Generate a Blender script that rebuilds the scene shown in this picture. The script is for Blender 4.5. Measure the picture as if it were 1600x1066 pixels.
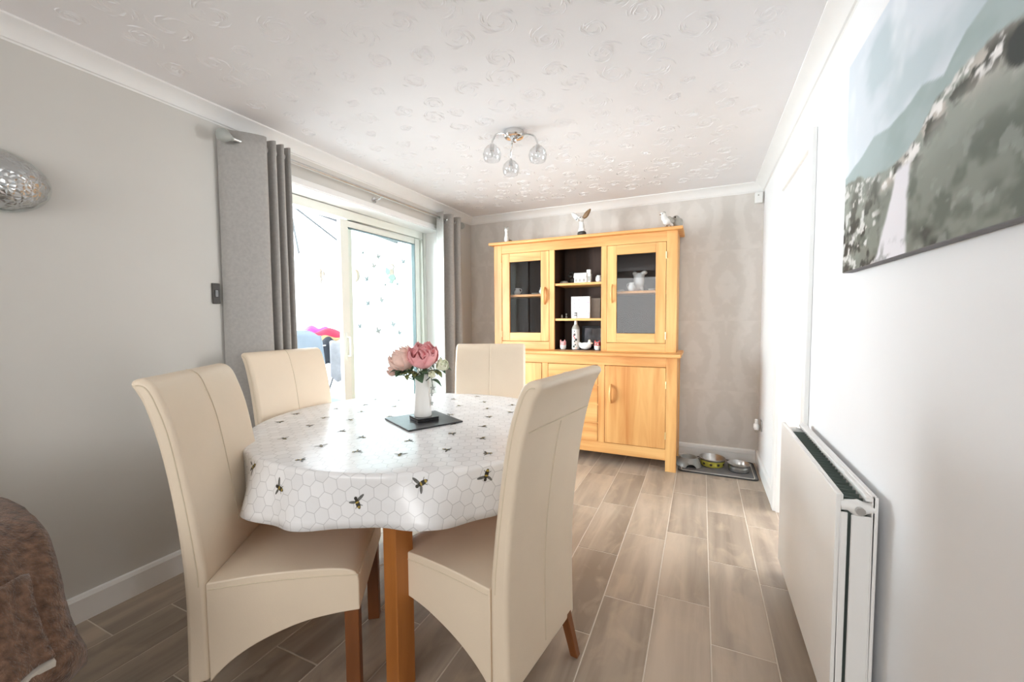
import bpy, bmesh, math, random
import numpy as np
from mathutils import Vector, Matrix, Euler
random.seed(7)
for o in list(bpy.data.objects): bpy.data.objects.remove(o)
scene = bpy.context.scene
C = scene.collection
PI = math.pi
sin, cos = math.sin, math.cos

# ------------------------------------------------------------------ camera, world, lights, exposure
W = 2.852          # room width
H = 2.4            # ceiling height
def cam_axes(yaw, pitch, roll):
    f = Vector((-sin(yaw)*cos(pitch), cos(yaw)*cos(pitch), sin(pitch)))
    r = Vector((cos(yaw), sin(yaw), 0)); u = r.cross(f)
    return r*cos(roll)+u*sin(roll), u*cos(roll)-r*sin(roll), f
cd = bpy.data.cameras.new('camera'); cam = bpy.data.objects.new('camera', cd); C.objects.link(cam)
r_, u_, f_ = cam_axes(0.4296, -0.0541, -0.0069)
m = Matrix((r_, u_, -f_)).transposed().to_4x4(); m.translation = (-0.4649, -4.1068, 1.2737)
cam.matrix_world = m
cd.sensor_width = 36; cd.sensor_fit = 'HORIZONTAL'; cd.lens = 645.66/1600*36
cd.clip_start = 0.03; cd.clip_end = 60
scene.camera = cam

world = bpy.data.worlds.new('World'); scene.world = world; world.use_nodes = True
bg = world.node_tree.nodes['Background']; bg.inputs[0].default_value = (0.90, 0.95, 1.0, 1); bg.inputs[1].default_value = 1.2

def area(name, loc, aim, sx, sy, power, col=(1, 1, 1), spread=180):
    l = bpy.data.lights.new(name, 'AREA'); l.shape = 'RECTANGLE'; l.size = sx; l.size_y = sy
    l.energy = power; l.color = col; l.spread = math.radians(spread)
    o = bpy.data.objects.new(name, l); C.objects.link(o); o.location = loc
    o.rotation_euler = Vector(aim).to_track_quat('-Z', 'Y').to_euler()
    return o
# daylight outside the conservatory glazing, above its roof, an added fill behind the camera, and daylight outside the kitchen window
area('daylight_garden_side', (-6.75, -1.75, 1.45), (1, 0.08, 0.12), 4.2, 2.2, 390, (0.88, 0.945, 1.0), 120)
area('daylight_garden_end', (-5.3, -4.75, 1.4), (0.85, 1, 0.08), 2.6, 1.9, 150, (0.90, 0.955, 1.0), 75)
area('daylight_above_roof', (-4.7, -1.8, 4.1), (0, 0, -1), 3.2, 3.8, 360, (0.90, 0.955, 1.0))
area('rear_fill_light', (-1.45, -7.35, 1.6), (0, 1, 0.0), 2.4, 1.6, 60, (1.0, 0.98, 0.95))  # added frontal fill, shining in through the invented rear window
area('daylight_kitchen_window', (2.2, -0.9, 1.5), (-1, -0.15, 0), 1.6, 1.3, 110, (1.0, 0.99, 0.97))
vs = scene.view_settings
vs.view_transform = 'Standard'; vs.look = 'None'; vs.gamma = 1; vs.use_curve_mapping = False
vs.exposure = 0.25
scene.cycles.max_bounces = 10; scene.cycles.diffuse_bounces = 6; scene.cycles.transparent_max_bounces = 12
scene.cycles.caustics_reflective = False; scene.cycles.caustics_refractive = False
scene.cycles.sample_clamp_indirect = 6

# ------------------------------------------------------------------ materials
def lin(c):
    return tuple(((x/255)/12.92 if x/255 <= .04045 else ((x/255+.055)/1.055)**2.4) for x in c)
def new_mat(name):
    m = bpy.data.materials.new(name); m.use_nodes = True
    return m, m.node_tree.nodes, m.node_tree.links, m.node_tree.nodes['Principled BSDF']
def pmat(name, col, rough=.5, metal=0, var=.06, vscale=8, bump=0, bscale=120, stretch=(1, 1, 1), spec=.5, coat=0, sheen=0, trans=0):
    m, N, L, b = new_mat(name)
    tc = N.new('ShaderNodeTexCoord'); mp = N.new('ShaderNodeMapping'); mp.inputs['Scale'].default_value = stretch
    L.new(tc.outputs['Object'], mp.inputs[0])
    n = N.new('ShaderNodeTexNoise'); n.inputs['Scale'].default_value = vscale; n.inputs['Detail'].default_value = 5
    L.new(mp.outputs[0], n.inputs['Vector'])
    r = N.new('ShaderNodeValToRGB')
    r.color_ramp.elements[0].position = .3; r.color_ramp.elements[1].position = .7
    r.color_ramp.elements[0].color = (*[max(0, c*(1-var)) for c in col], 1)
    r.color_ramp.elements[1].color = (*[min(1, c*(1+var)) for c in col], 1)
    L.new(n.outputs['Fac'], r.inputs[0]); L.new(r.outputs[0], b.inputs['Base Color'])
    b.inputs['Roughness'].default_value = rough; b.inputs['Metallic'].default_value = metal
    b.inputs['Specular IOR Level'].default_value = spec
    if coat: b.inputs['Coat Weight'].default_value = coat; b.inputs['Coat Roughness'].default_value = .15
    if sheen: b.inputs['Sheen Weight'].default_value = sheen
    if trans: b.inputs['Transmission Weight'].default_value = trans
    if bump:
        n2 = N.new('ShaderNodeTexNoise'); n2.inputs['Scale'].default_value = bscale; n2.inputs['Detail'].default_value = 4
        L.new(mp.outputs[0], n2.inputs['Vector'])
        bp = N.new('ShaderNodeBump'); bp.inputs['Strength'].default_value = bump; bp.inputs['Distance'].default_value = .004
        L.new(n2.outputs['Fac'], bp.inputs['Height']); L.new(bp.outputs[0], b.inputs['Normal'])
    return m
def wood(name, c1, c2, grain, rough=.45, scale=1.0, rnd=False):
    """oak grain running along axis 'grain' (x, y or z) in object space"""
    m, N, L, b = new_mat(name)
    tc = N.new('ShaderNodeTexCoord'); mp = N.new('ShaderNodeMapping')
    s = {'x': (1.2, 14, 14), 'y': (14, 1.2, 14), 'z': (14, 14, 1.2)}[grain]
    mp.inputs['Scale'].default_value = [q*scale for q in s]
    if rnd:
        oi = N.new('ShaderNodeObjectInfo'); mu = N.new('ShaderNodeMath'); mu.operation = 'MULTIPLY'; mu.inputs[1].default_value = 37
        L.new(oi.outputs['Random'], mu.inputs[0])
        ad = N.new('ShaderNodeVectorMath'); ad.operation = 'ADD'
        L.new(tc.outputs['Object'], ad.inputs[0]); L.new(mu.outputs[0], ad.inputs[1]); L.new(ad.outputs[0], mp.inputs[0])
    else:
        L.new(tc.outputs['Object'], mp.inputs[0])
    n = N.new('ShaderNodeTexNoise'); n.inputs['Scale'].default_value = 1.0; n.inputs['Detail'].default_value = 8; n.inputs['Distortion'].default_value = .8
    L.new(mp.outputs[0], n.inputs['Vector'])
    n2 = N.new('ShaderNodeTexNoise'); n2.inputs['Scale'].default_value = .25; n2.inputs['Detail'].default_value = 3
    L.new(mp.outputs[0], n2.inputs['Vector'])
    mx = N.new('ShaderNodeMath'); mx.operation = 'MULTIPLY_ADD'; mx.inputs[1].default_value = .55
    L.new(n.outputs['Fac'], mx.inputs[0])
    m2 = N.new('ShaderNodeMath'); m2.operation = 'MULTIPLY'; m2.inputs[1].default_value = .45
    L.new(n2.outputs['Fac'], m2.inputs[0]); L.new(m2.outputs[0], mx.inputs[2])
    r = N.new('ShaderNodeValToRGB'); r.color_ramp.elements[0].position = .36; r.color_ramp.elements[1].position = .64
    r.color_ramp.elements[0].color = (*c1, 1); r.color_ramp.elements[1].color = (*c2, 1)
    L.new(mx.outputs[0], r.inputs[0]); L.new(r.outputs[0], b.inputs['Base Color'])
    b.inputs['Roughness'].default_value = rough
    bp = N.new('ShaderNodeBump'); bp.inputs['Strength'].default_value = .12; bp.inputs['Distance'].default_value = .002
    L.new(n.outputs['Fac'], bp.inputs['Height']); L.new(bp.outputs[0], b.inputs['Normal'])
    return m
def thin_glass(name, tint=(.95, .97, .97), refl=.07, rough=.02):
    m, N, L, b = new_mat(name); N.remove(b)
    out = N['Material Output']; t = N.new('ShaderNodeBsdfTransparent'); t.inputs[0].default_value = (*tint, 1)
    g = N.new('ShaderNodeBsdfGlossy'); g.inputs['Roughness'].default_value = rough
    fr = N.new('ShaderNodeLayerWeight'); fr.inputs['Blend'].default_value = .5
    pw = N.new('ShaderNodeMath'); pw.operation = 'POWER'; pw.inputs[1].default_value = 4; L.new(fr.outputs['Facing'], pw.inputs[0])
    ad = N.new('ShaderNodeMath'); ad.operation = 'MULTIPLY_ADD'; ad.inputs[1].default_value = .7; ad.inputs[2].default_value = refl*.5; ad.use_clamp = True
    L.new(pw.outputs[0], ad.inputs[0])
    mx = N.new('ShaderNodeMixShader'); L.new(ad.outputs[0], mx.inputs[0]); L.new(t.outputs[0], mx.inputs[1]); L.new(g.outputs[0], mx.inputs[2])
    L.new(mx.outputs[0], out.inputs[0]); return m

M = {}
M['wall_grey'] = pmat('wall_grey_paint', (.64, .625, .59), .9, var=.015, vscale=3, bump=.03, bscale=300, spec=.2)
M['wall_white'] = pmat('wall_white_paint', (.84, .84, .85), .85, var=.01, vscale=3, bump=.03, bscale=300, spec=.2)
M['white'] = pmat('white_gloss', (.86, .86, .85), .35, var=.01)
M['ceiling'] = pmat('ceiling_paint', (.86, .85, .86), .9, var=.012, vscale=4, bump=.05, bscale=60, spec=.2)
M['cons_white'] = pmat('conservatory_white', (.74, .78, .78), .7, var=.01)
M['upvc'] = pmat('white_plastic_frame', (.80, .82, .76), .35, var=.01)
M['glazing_bar'] = pmat('grey_glazing_bar', (.07, .075, .08), .5)
M['seal'] = pmat('black_rubber_seal', (.05, .08, .08), .6)
M['grout'] = pmat('grout', (.66, .60, .52), .9, var=.05, vscale=30)
M['cons_floor'] = pmat('conservatory_floor', (.62, .62, .62), .4, var=.04)
M['oak_v'] = wood('oak_vertical', lin((204, 134, 70)), lin((241, 192, 124)), 'z')
M['oak_h'] = wood('oak_horizontal', lin((208, 138, 74)), lin((241, 193, 126)), 'x')
M['oak_dark'] = wood('oak_interior_dark', lin((44, 27, 16)), lin((70, 44, 27)), 'z', rough=.6)  # darker brown oak for the hutch interior
M['oak_leg'] = wood('oak_table_leg', lin((150, 88, 36)), lin((186, 120, 58)), 'z', rough=.4)
M['chair_leg'] = wood('chair_leg_wood', lin((96, 54, 24)), lin((134, 80, 40)), 'z', rough=.4)
M['leather'] = pmat('cream_leather', (.78, .66, .515), .42, var=.025, vscale=5, bump=.12, bscale=260, spec=.4)
M['seam'] = pmat('leather_seam', (.70, .60, .455), .55, var=.03)
M['chrome'] = pmat('chrome', (.75, .75, .75), .12, metal=1, var=.02)
M['steel'] = pmat('brushed_steel', (.55, .55, .54), .28, metal=1, var=.06, vscale=40)
M['brass'] = pmat('brass_hinge', (.85, .68, .36), .3, metal=1, var=.03)
M['glass'] = thin_glass('clear_glass')
M['door_glass'] = thin_glass('door_glass', (.965, .992, .99), .06)
M['cab_glass'] = thin_glass('cabinet_glass', (.90, .91, .92), .05, .01)
M['shade_glass'] = thin_glass('lamp_glass', (.96, .965, .97), .14, .04)
M['ceramic'] = pmat('white_ceramic', (.86, .86, .84), .22, var=.015)
M['ceramic_grey'] = pmat('grey_ceramic', (.42, .41, .37), .35, var=.1, vscale=40)
M['slate'] = pmat('black_slate', (.035, .036, .04), .32, var=.2, vscale=30, bump=.15, bscale=90)
M['black'] = pmat('black_gloss', (.015, .015, .017), .22, var=.1)
M['dark'] = pmat('dark_paint', (.04, .035, .03), .5, var=.2, vscale=30)
M['brown'] = pmat('brown_paint', (.22, .12, .05), .5, var=.2, vscale=30)
M['red'] = pmat('red_print', (.55, .06, .06), .5, var=.1)
M['curtain'] = pmat('grey_curtain_fabric', (.40, .385, .365), .9, var=.07, vscale=60, bump=.2, bscale=420, sheen=.3, spec=.15)
M['fleece'] = pmat('brown_fleece', (.165, .095, .062), 1, var=.55, vscale=55, bump=1, bscale=170, sheen=.35, spec=.1)
M['cream_fabric'] = pmat('cream_fabric', (.62, .58, .52), .9, var=.06, vscale=30, bump=.3, bscale=300)
M['plastic_white'] = pmat('white_plastic', (.82, .82, .80), .4, var=.01)
M['plastic_grey'] = pmat('pale_grey_plastic', (.30, .30, .285), .35, var=.03)
M['bowl_yellow'] = pmat('yellow_enamel', (.50, .46, .07), .35, var=.12, vscale=30)
M['mat_grey'] = pmat('grey_rubber_mat', (.17, .165, .165), .7, var=.06, vscale=60)
M['mat_dark'] = pmat('dark_mat_edge', (.035, .035, .035), .6)
M['cream_line'] = pmat('cream_line', (.70, .68, .62), .6)
M['pale_blue'] = pmat('pale_blue_plastic', (.17, .21, .26), .4, var=.02)
M['cloth_pink'] = pmat('hot_pink_cloth', (.45, .02, .05), .9, var=.12, vscale=20)
M['cloth_magenta'] = pmat('magenta_cloth', (.36, .06, .26), .9, var=.1, vscale=20)
M['cloth_tan'] = pmat('tan_cloth', (.34, .22, .10), .9, var=.1, vscale=20)
M['cloth_dark'] = pmat('charcoal_cloth', (.02, .024, .032), .9, var=.1, vscale=20)
M['cloth_grey'] = pmat('grey_cloth', (.20, .205, .22), .9, var=.1, vscale=20)
M['petal_pink'] = pmat('pink_petal', (.90, .38, .40), .65, var=.22, vscale=25, sheen=.2)
M['petal_pale'] = pmat('pale_pink_petal', (.88, .62, .54), .65, var=.15, vscale=25, sheen=.2)
M['petal_cream'] = pmat('cream_petal', (.86, .78, .58), .65, var=.1, vscale=25)
M['petal_white'] = pmat('white_petal', (.86, .88, .70), .65, var=.08, vscale=25)
M['leaf'] = pmat('green_leaf', (.055, .11, .055), .5, var=.35, vscale=30)
M['leaf_olive'] = pmat('olive_leaf', (.16, .18, .06), .55, var=.3, vscale=30)
M['leaf_silver'] = pmat('silver_leaf', (.38, .40, .38), .4, var=.1)
M['sticker_grey'] = pmat('grey_sticker', (.05, .065, .06), .6, var=.1)
M['sticker_tan'] = pmat('tan_sticker', (.14, .10, .06), .6, var=.2, vscale=30)
M['sticker_green'] = pmat('green_sticker', (.07, .13, .09), .6, var=.2, vscale=30)
M['fin'] = pmat('radiator_fin', (.17, .21, .19), .5, var=.1)
M['photo'] = pmat('photo_print', (.10, .10, .11), .25, var=.8, vscale=9)
M['wine_glass'] = pmat('bottle_glass', (.75, .77, .76), .12, var=.03)
M['bee_black'] = pmat('bee_print_dark', (.028, .024, .016), .5, var=.3, vscale=80)
M['bee_gold'] = pmat('bee_print_gold', (.42, .30, .05), .5, var=.3, vscale=80)
M['bee_wing'] = pmat('bee_print_wing', (.14, .14, .13), .5, var=.3, vscale=80)
M['canvas_edge'] = pmat('canvas_edge', (.20, .20, .21), .8, var=.1, vscale=40)

def floor_tile_mat():
    m = wood('wood_effect_tile', lin((140, 127, 114)), lin((188, 173, 156)), 'y', rough=.42, scale=.8, rnd=True)
    N, L = m.node_tree.nodes, m.node_tree.links; b = N['Principled BSDF']
    src = b.inputs['Base Color'].links[0].from_socket
    oi = N.new('ShaderNodeObjectInfo'); hs = N.new('ShaderNodeHueSaturation')
    mr = N.new('ShaderNodeMapRange'); mr.inputs['To Min'].default_value = .93; mr.inputs['To Max'].default_value = 1.08
    L.new(oi.outputs['Random'], mr.inputs['Value']); L.new(mr.outputs[0], hs.inputs['Value']); L.new(src, hs.inputs['Color'])
    tc = N.new('ShaderNodeTexCoord')                       # scattered pale worn ripples of the print
    ad = N.new('ShaderNodeVectorMath'); ad.operation = 'ADD'; mu = N.new('ShaderNodeMath'); mu.operation = 'MULTIPLY'; mu.inputs[1].default_value = 21
    L.new(oi.outputs['Random'], mu.inputs[0]); L.new(tc.outputs['Object'], ad.inputs[0]); L.new(mu.outputs[0], ad.inputs[1])
    mp = N.new('ShaderNodeMapping'); mp.inputs['Scale'].default_value = (5, 2.4, 5); L.new(ad.outputs[0], mp.inputs[0])
    nz = N.new('ShaderNodeTexNoise'); nz.inputs['Scale'].default_value = 1.6; nz.inputs['Detail'].default_value = 6; nz.inputs['Distortion'].default_value = 1.5
    L.new(mp.outputs[0], nz.inputs['Vector'])
    rp = N.new('ShaderNodeValToRGB'); rp.color_ramp.elements[0].position = .5; rp.color_ramp.elements[1].position = .75
    L.new(nz.outputs['Fac'], rp.inputs[0])
    ml = N.new('ShaderNodeMath'); ml.operation = 'MULTIPLY'; ml.inputs[1].default_value = .5; L.new(rp.outputs[0], ml.inputs[0])
    mix = N.new('ShaderNodeMixRGB'); mix.inputs[2].default_value = (*lin((196, 178, 156)), 1)
    L.new(ml.outputs[0], mix.inputs[0]); L.new(hs.outputs[0], mix.inputs[1]); L.new(mix.outputs[0], b.inputs['Base Color'])
    return m
M['tile'] = floor_tile_mat()

def wallpaper_mat():
    m, N, L, b = new_mat('damask_wallpaper')
    tc = N.new('ShaderNodeTexCoord'); sp = N.new('ShaderNodeSeparateXYZ'); L.new(tc.outputs['Object'], sp.inputs[0])
    def math_(op, a, bb=None, c=None):
        n = N.new('ShaderNodeMath'); n.operation = op
        for i, v in enumerate((a, bb, c)):
            if v is None: continue
            if isinstance(v, (int, float)): n.inputs[i].default_value = v
            else: L.new(v, n.inputs[i])
        return n.outputs[0]
    # half-drop damask medallions: mirrored cells, leafy edge from noise in mirrored coordinates
    px, pz = .53, .62
    row = math_('FLOOR', math_('DIVIDE', sp.outputs[2], pz))
    xs = math_('ADD', sp.outputs[0], math_('MULTIPLY', row, px/2))
    fx = math_('ABSOLUTE', math_('SUBTRACT', math_('FRACT', math_('DIVIDE', xs, px)), .5))
    fz = math_('SUBTRACT', math_('FRACT', math_('DIVIDE', sp.outputs[2], pz)), .5)
    cb = N.new('ShaderNodeCombineXYZ'); L.new(fx, cb.inputs[0]); L.new(fz, cb.inputs[1])
    nz = N.new('ShaderNodeTexNoise'); nz.inputs['Scale'].default_value = 9; nz.inputs['Detail'].default_value = 3; L.new(cb.outputs[0], nz.inputs['Vector'])
    d = math_('SQRT', math_('ADD', math_('MULTIPLY', math_('MULTIPLY', fx, fx), 3.2), math_('MULTIPLY', fz, fz)))
    v = math_('ADD', math_('SINE', math_('MULTIPLY', d, 13)), math_('MULTIPLY', math_('SUBTRACT', nz.outputs['Fac'], .5), 5))
    r = N.new('ShaderNodeValToRGB'); r.color_ramp.elements[0].position = .35; r.color_ramp.elements[1].position = .65
    L.new(math_('MULTIPLY_ADD', v, .25, .5), r.inputs[0])
    r.color_ramp.elements[0].color = (.62, .585, .545, 1); r.color_ramp.elements[1].color = (.67, .635, .595, 1)
    L.new(r.outputs[0], b.inputs['Base Color'])
    r2 = N.new('ShaderNodeMapRange'); L.new(r.outputs[0], r2.inputs[0]); r2.inputs[1].default_value = .58; r2.inputs[2].default_value = .68; r2.inputs[3].default_value = .7; r2.inputs[4].default_value = .62
    L.new(r2.outputs[0], b.inputs['Roughness'])
    return m
M['wallpaper'] = wallpaper_mat()

def hex_cloth_mat():
    m, N, L, b = new_mat('honeycomb_oilcloth')
    uv = N.new('ShaderNodeUVMap')
    def vm(op, a, bb=None):
        n = N.new('ShaderNodeVectorMath'); n.operation = op
        for i, v in enumerate((a, bb)):
            if v is None: continue
            if isinstance(v, tuple): n.inputs[i].default_value = v
            else: L.new(v, n.inputs[i])
        return n
    R3 = (1, 1.7320508, 1); HH = (.5, .8660254, .5)
    a = vm('SUBTRACT', vm('MODULO', uv.outputs[0], R3).outputs[0], HH)
    bb = vm('SUBTRACT', vm('MODULO', vm('ADD', uv.outputs[0], HH).outputs[0], R3).outputs[0], HH)
    def flat(v):
        return vm('MULTIPLY', v.outputs[0], (1, 1, 0))
    a, bb = flat(a), flat(bb)
    la, lb = vm('LENGTH', a.outputs[0]), vm('LENGTH', bb.outputs[0])
    lt = N.new('ShaderNodeMath'); lt.operation = 'LESS_THAN'; L.new(la.outputs['Value'], lt.inputs[0]); L.new(lb.outputs['Value'], lt.inputs[1])
    mx = N.new('ShaderNodeMix'); mx.data_type = 'VECTOR'; L.new(lt.outputs[0], mx.inputs[0])
    L.new(bb.outputs[0], mx.inputs[4]); L.new(a.outputs[0], mx.inputs[5])
    ab = vm('ABSOLUTE', mx.outputs[1])
    dt = vm('DOT_PRODUCT', ab.outputs[0], (.5, .8660254, 0)); sx = N.new('ShaderNodeSeparateXYZ'); L.new(ab.outputs[0], sx.inputs[0])
    mm = N.new('ShaderNodeMath'); mm.operation = 'MAXIMUM'; L.new(dt.outputs['Value'], mm.inputs[0]); L.new(sx.outputs[0], mm.inputs[1])
    r = N.new('ShaderNodeValToRGB'); r.color_ramp.elements[0].position = .468; r.color_ramp.elements[1].position = .492
    r.color_ramp.elements[0].color = (.86, .86, .87, 1); r.color_ramp.elements[1].color = (.60, .60, .61, 1)
    L.new(mm.outputs[0], r.inputs[0])
    ng = vm('FLOOR', vm('ADD', vm('SUBTRACT', uv.outputs[0], mx.outputs[1]).outputs[0], (.25, .25, 0)).outputs[0])   # each comb cell a slightly different white
    wn = N.new('ShaderNodeTexNoise'); wn.inputs['Scale'].default_value = .73; wn.inputs['Detail'].default_value = 0
    L.new(vm('SUBTRACT', uv.outputs[0], mx.outputs[1]).outputs[0], wn.inputs['Vector'])
    hs = N.new('ShaderNodeHueSaturation'); mr = N.new('ShaderNodeMapRange'); mr.inputs[1].default_value = .3; mr.inputs[2].default_value = .7; mr.inputs[3].default_value = .95; mr.inputs[4].default_value = 1.03
    L.new(wn.outputs['Fac'], mr.inputs[0]); L.new(mr.outputs[0], hs.inputs['Value']); L.new(r.outputs[0], hs.inputs['Color'])
    L.new(hs.outputs[0], b.inputs['Base Color'])
    b.inputs['Roughness'].default_value = .24; b.inputs['Specular IOR Level'].default_value = .5
    nz = N.new('ShaderNodeTexNoise'); nz.inputs['Scale'].default_value = .35; nz.inputs['Detail'].default_value = 3; L.new(uv.outputs[0], nz.inputs['Vector'])
    bp = N.new('ShaderNodeBump'); bp.inputs['Strength'].default_value = .25; bp.inputs['Distance'].default_value = .01
    L.new(nz.outputs['Fac'], bp.inputs['Height']); L.new(bp.outputs[0], b.inputs['Normal'])
    return m
M['oilcloth'] = hex_cloth_mat()

def roof_mat():
    m, N, L, b = new_mat('translucent_roof'); N.remove(b); out = N['Material Output']
    t = N.new('ShaderNodeBsdfTranslucent'); t.inputs[0].default_value = (.95, .96, .97, 1)
    p = N.new('ShaderNodeBsdfTransparent'); p.inputs[0].default_value = (.95, .97, .97, 1)
    mx = N.new('ShaderNodeMixShader'); mx.inputs[0].default_value = .45
    nz = N.new('ShaderNodeTexNoise'); nz.inputs['Scale'].default_value = 3
    mr = N.new('ShaderNodeMapRange'); mr.inputs[3].default_value = .4; mr.inputs[4].default_value = .5
    L.new(nz.outputs['Fac'], mr.inputs[0]); L.new(mr.outputs[0], mx.inputs[0])
    L.new(t.outputs[0], mx.inputs[1]); L.new(p.outputs[0], mx.inputs[2]); L.new(mx.outputs[0], out.inputs[0]); return m
M['roof'] = roof_mat()

# ------------------------------------------------------------------ mesh helpers
class MB:
    def __init__(s): s.v = []; s.f = []; s.mi = []
    def add(s, vs, fs, mi=0):
        k = len(s.v); s.v += [tuple(p) for p in vs]; s.f += [tuple(i+k for i in f) for f in fs]; s.mi += [mi]*len(fs); return s
    def box(s, x0, x1, y0, y1, z0, z1, mi=0):
        v = [(x, y, z) for z in (z0, z1) for y in (y0, y1) for x in (x0, x1)]
        return s.add(v, [(0, 2, 3, 1), (4, 5, 7, 6), (0, 1, 5, 4), (2, 6, 7, 3), (0, 4, 6, 2), (1, 3, 7, 5)], mi)
    def prism(s, poly, a, b, axis='y', mi=0):
        n = len(poly)
        def P(p, t):
            return {'x': (t, p[0], p[1]), 'y': (p[0], t, p[1]), 'z': (p[0], p[1], t)}[axis]
        v = [P(p, a) for p in poly]+[P(p, b) for p in poly]
        f = [tuple(range(n))[::-1], tuple(range(n, 2*n))]+[(i, (i+1) % n, n+(i+1) % n, n+i) for i in range(n)]
        return s.add(v, f, mi)
    def tube(s, pts, r, seg=8, mi=0, caps=True, closed=False):
        pts = [Vector(p) for p in pts]; n = len(pts); rs = r if isinstance(r, (list, tuple)) else [r]*n
        v = []; f = []; up = None
        for i, p in enumerate(pts):
            if closed: t = pts[(i+1) % n]-pts[i-1]
            else: t = pts[min(i+1, n-1)]-pts[max(i-1, 0)]
            t.normalize()
            if up is None: up = Vector((0, 0, 1)) if abs(t.z) < .9 else Vector((1, 0, 0))
            a = (up-t*up.dot(t)).normalized(); bb = t.cross(a); up = a
            v += [p+(a*cos(2*PI*k/seg)+bb*sin(2*PI*k/seg))*rs[i] for k in range(seg)]
        m = n if closed else n-1
        for i in range(m):
            j = (i+1) % n
            f += [(i*seg+k, i*seg+(k+1) % seg, j*seg+(k+1) % seg, j*seg+k) for k in range(seg)]
        if caps and not closed: f += [tuple(range(seg))[::-1], tuple(range((n-1)*seg, n*seg))]
        return s.add(v, f, mi)
    def lathe(s, prof, c=(0, 0, 0), seg=32, mi=0, axis='z', sx=1, sy=1, caps=True):
        v = []; f = []; n = len(prof)
        for r, z in prof:
            for k in range(seg):
                a = 2*PI*k/seg; p = (r*cos(a)*sx, r*sin(a)*sy, z)
                if axis == 'x': p = (p[2], p[0], p[1])
                if axis == 'y': p = (p[0], p[2], p[1])
                v.append((p[0]+c[0], p[1]+c[1], p[2]+c[2]))
        for i in range(n-1):
            f += [(i*seg+k, i*seg+(k+1) % seg, (i+1)*seg+(k+1) % seg, (i+1)*seg+k) for k in range(seg)]
        if caps and prof[0][0] > 1e-6: f.append(tuple(range(seg))[::-1])
        if caps and prof[-1][0] > 1e-6: f.append(tuple(range((n-1)*seg, n*seg)))
        return s.add(v, f, mi)
    def ell(s, c, r, rot=(0, 0, 0), u=16, w=10, mi=0):
        R = Euler(rot).to_matrix(); v = []; f = []
        v.append(Vector(c)+R@Vector((0, 0, -r[2])))
        for i in range(1, w):
            th = PI*i/w
            for k in range(u):
                v.append(Vector(c)+R@Vector((r[0]*sin(th)*cos(2*PI*k/u), r[1]*sin(th)*sin(2*PI*k/u), -r[2]*cos(th))))
        v.append(Vector(c)+R@Vector((0, 0, r[2])))
        f += [(0, 1+(k+1) % u, 1+k) for k in range(u)]
        for i in range(w-2):
            f += [(1+i*u+k, 1+i*u+(k+1) % u, 1+(i+1)*u+(k+1) % u, 1+(i+1)*u+k) for k in range(u)]
        e = len(v)-1; b0 = 1+(w-2)*u
        f += [(b0+k, b0+(k+1) % u, e) for k in range(u)]
        return s.add(v, f, mi)
    def build(s, name, mats, parent=None, smooth=35, bevel=0, bseg=2, remesh=0, solid=0, fixn=True, loc=None):
        me = bpy.data.meshes.new(name); me.from_pydata(s.v, [], s.f)
        mats = mats if isinstance(mats, (list, tuple)) else [mats]
        for q in mats: me.materials.append(M[q] if isinstance(q, str) else q)
        if len(mats) > 1: me.polygons.foreach_set('material_index', s.mi)
        if fixn:
            bm = bmesh.new(); bm.from_mesh(me); bmesh.ops.remove_doubles(bm, verts=bm.verts, dist=1e-6); bmesh.ops.recalc_face_normals(bm, faces=bm.faces); bm.to_mesh(me); bm.free()
        if smooth:
            me.shade_smooth(); me.set_sharp_from_angle(angle=math.radians(smooth))
        o = bpy.data.objects.new(name, me); C.objects.link(o)
        if parent: o.parent = parent
        if loc: o.location = loc
        if remesh:
            q = o.modifiers.new('remesh', 'REMESH'); q.mode = 'VOXEL'; q.voxel_size = remesh; q.use_smooth_shade = True
            q = o.modifiers.new('smooth', 'SMOOTH'); q.iterations = 4; q.factor = .5
        if solid:
            q = o.modifiers.new('solid', 'SOLIDIFY'); q.thickness = solid; q.offset = 0
        if bevel:
            q = o.modifiers.new('bevel', 'BEVEL'); q.width = bevel; q.segments = bseg; q.limit_method = 'ANGLE'; q.angle_limit = math.radians(40)
        return o
def tag(o, label=None, cat=None, group=None, kind=None):
    if label: o['label'] = label
    if cat: o['category'] = cat
    if group: o['group'] = group
    if kind: o['kind'] = kind
    return o
def thing(name, label, cat, loc=(0, 0, 0), rotz=0, group=None):
    o = bpy.data.objects.new(name, None); C.objects.link(o); o.empty_display_size = .05
    o.location = loc; o.rotation_euler = (0, 0, rotz); return tag(o, label, cat, group)
def struct(name, mb, mat, label=None, parent=None, **k):
    o = mb.build(name, mat, parent, **k); return tag(o, label, None, None, 'structure')
def crom(pts, n=6):
    P = [Vector(p) for p in pts]; out = []
    for i in range(len(P)-1):
        a = P[max(i-1, 0)]; b = P[i]; c = P[i+1]; d = P[min(i+2, len(P)-1)]
        for k in range(n):
            t = k/n; out.append(.5*((2*b)+(c-a)*t+(2*a-5*b+4*c-d)*t*t+(3*b-a-3*c+d)*t**3))
    out.append(P[-1]); return out

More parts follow.
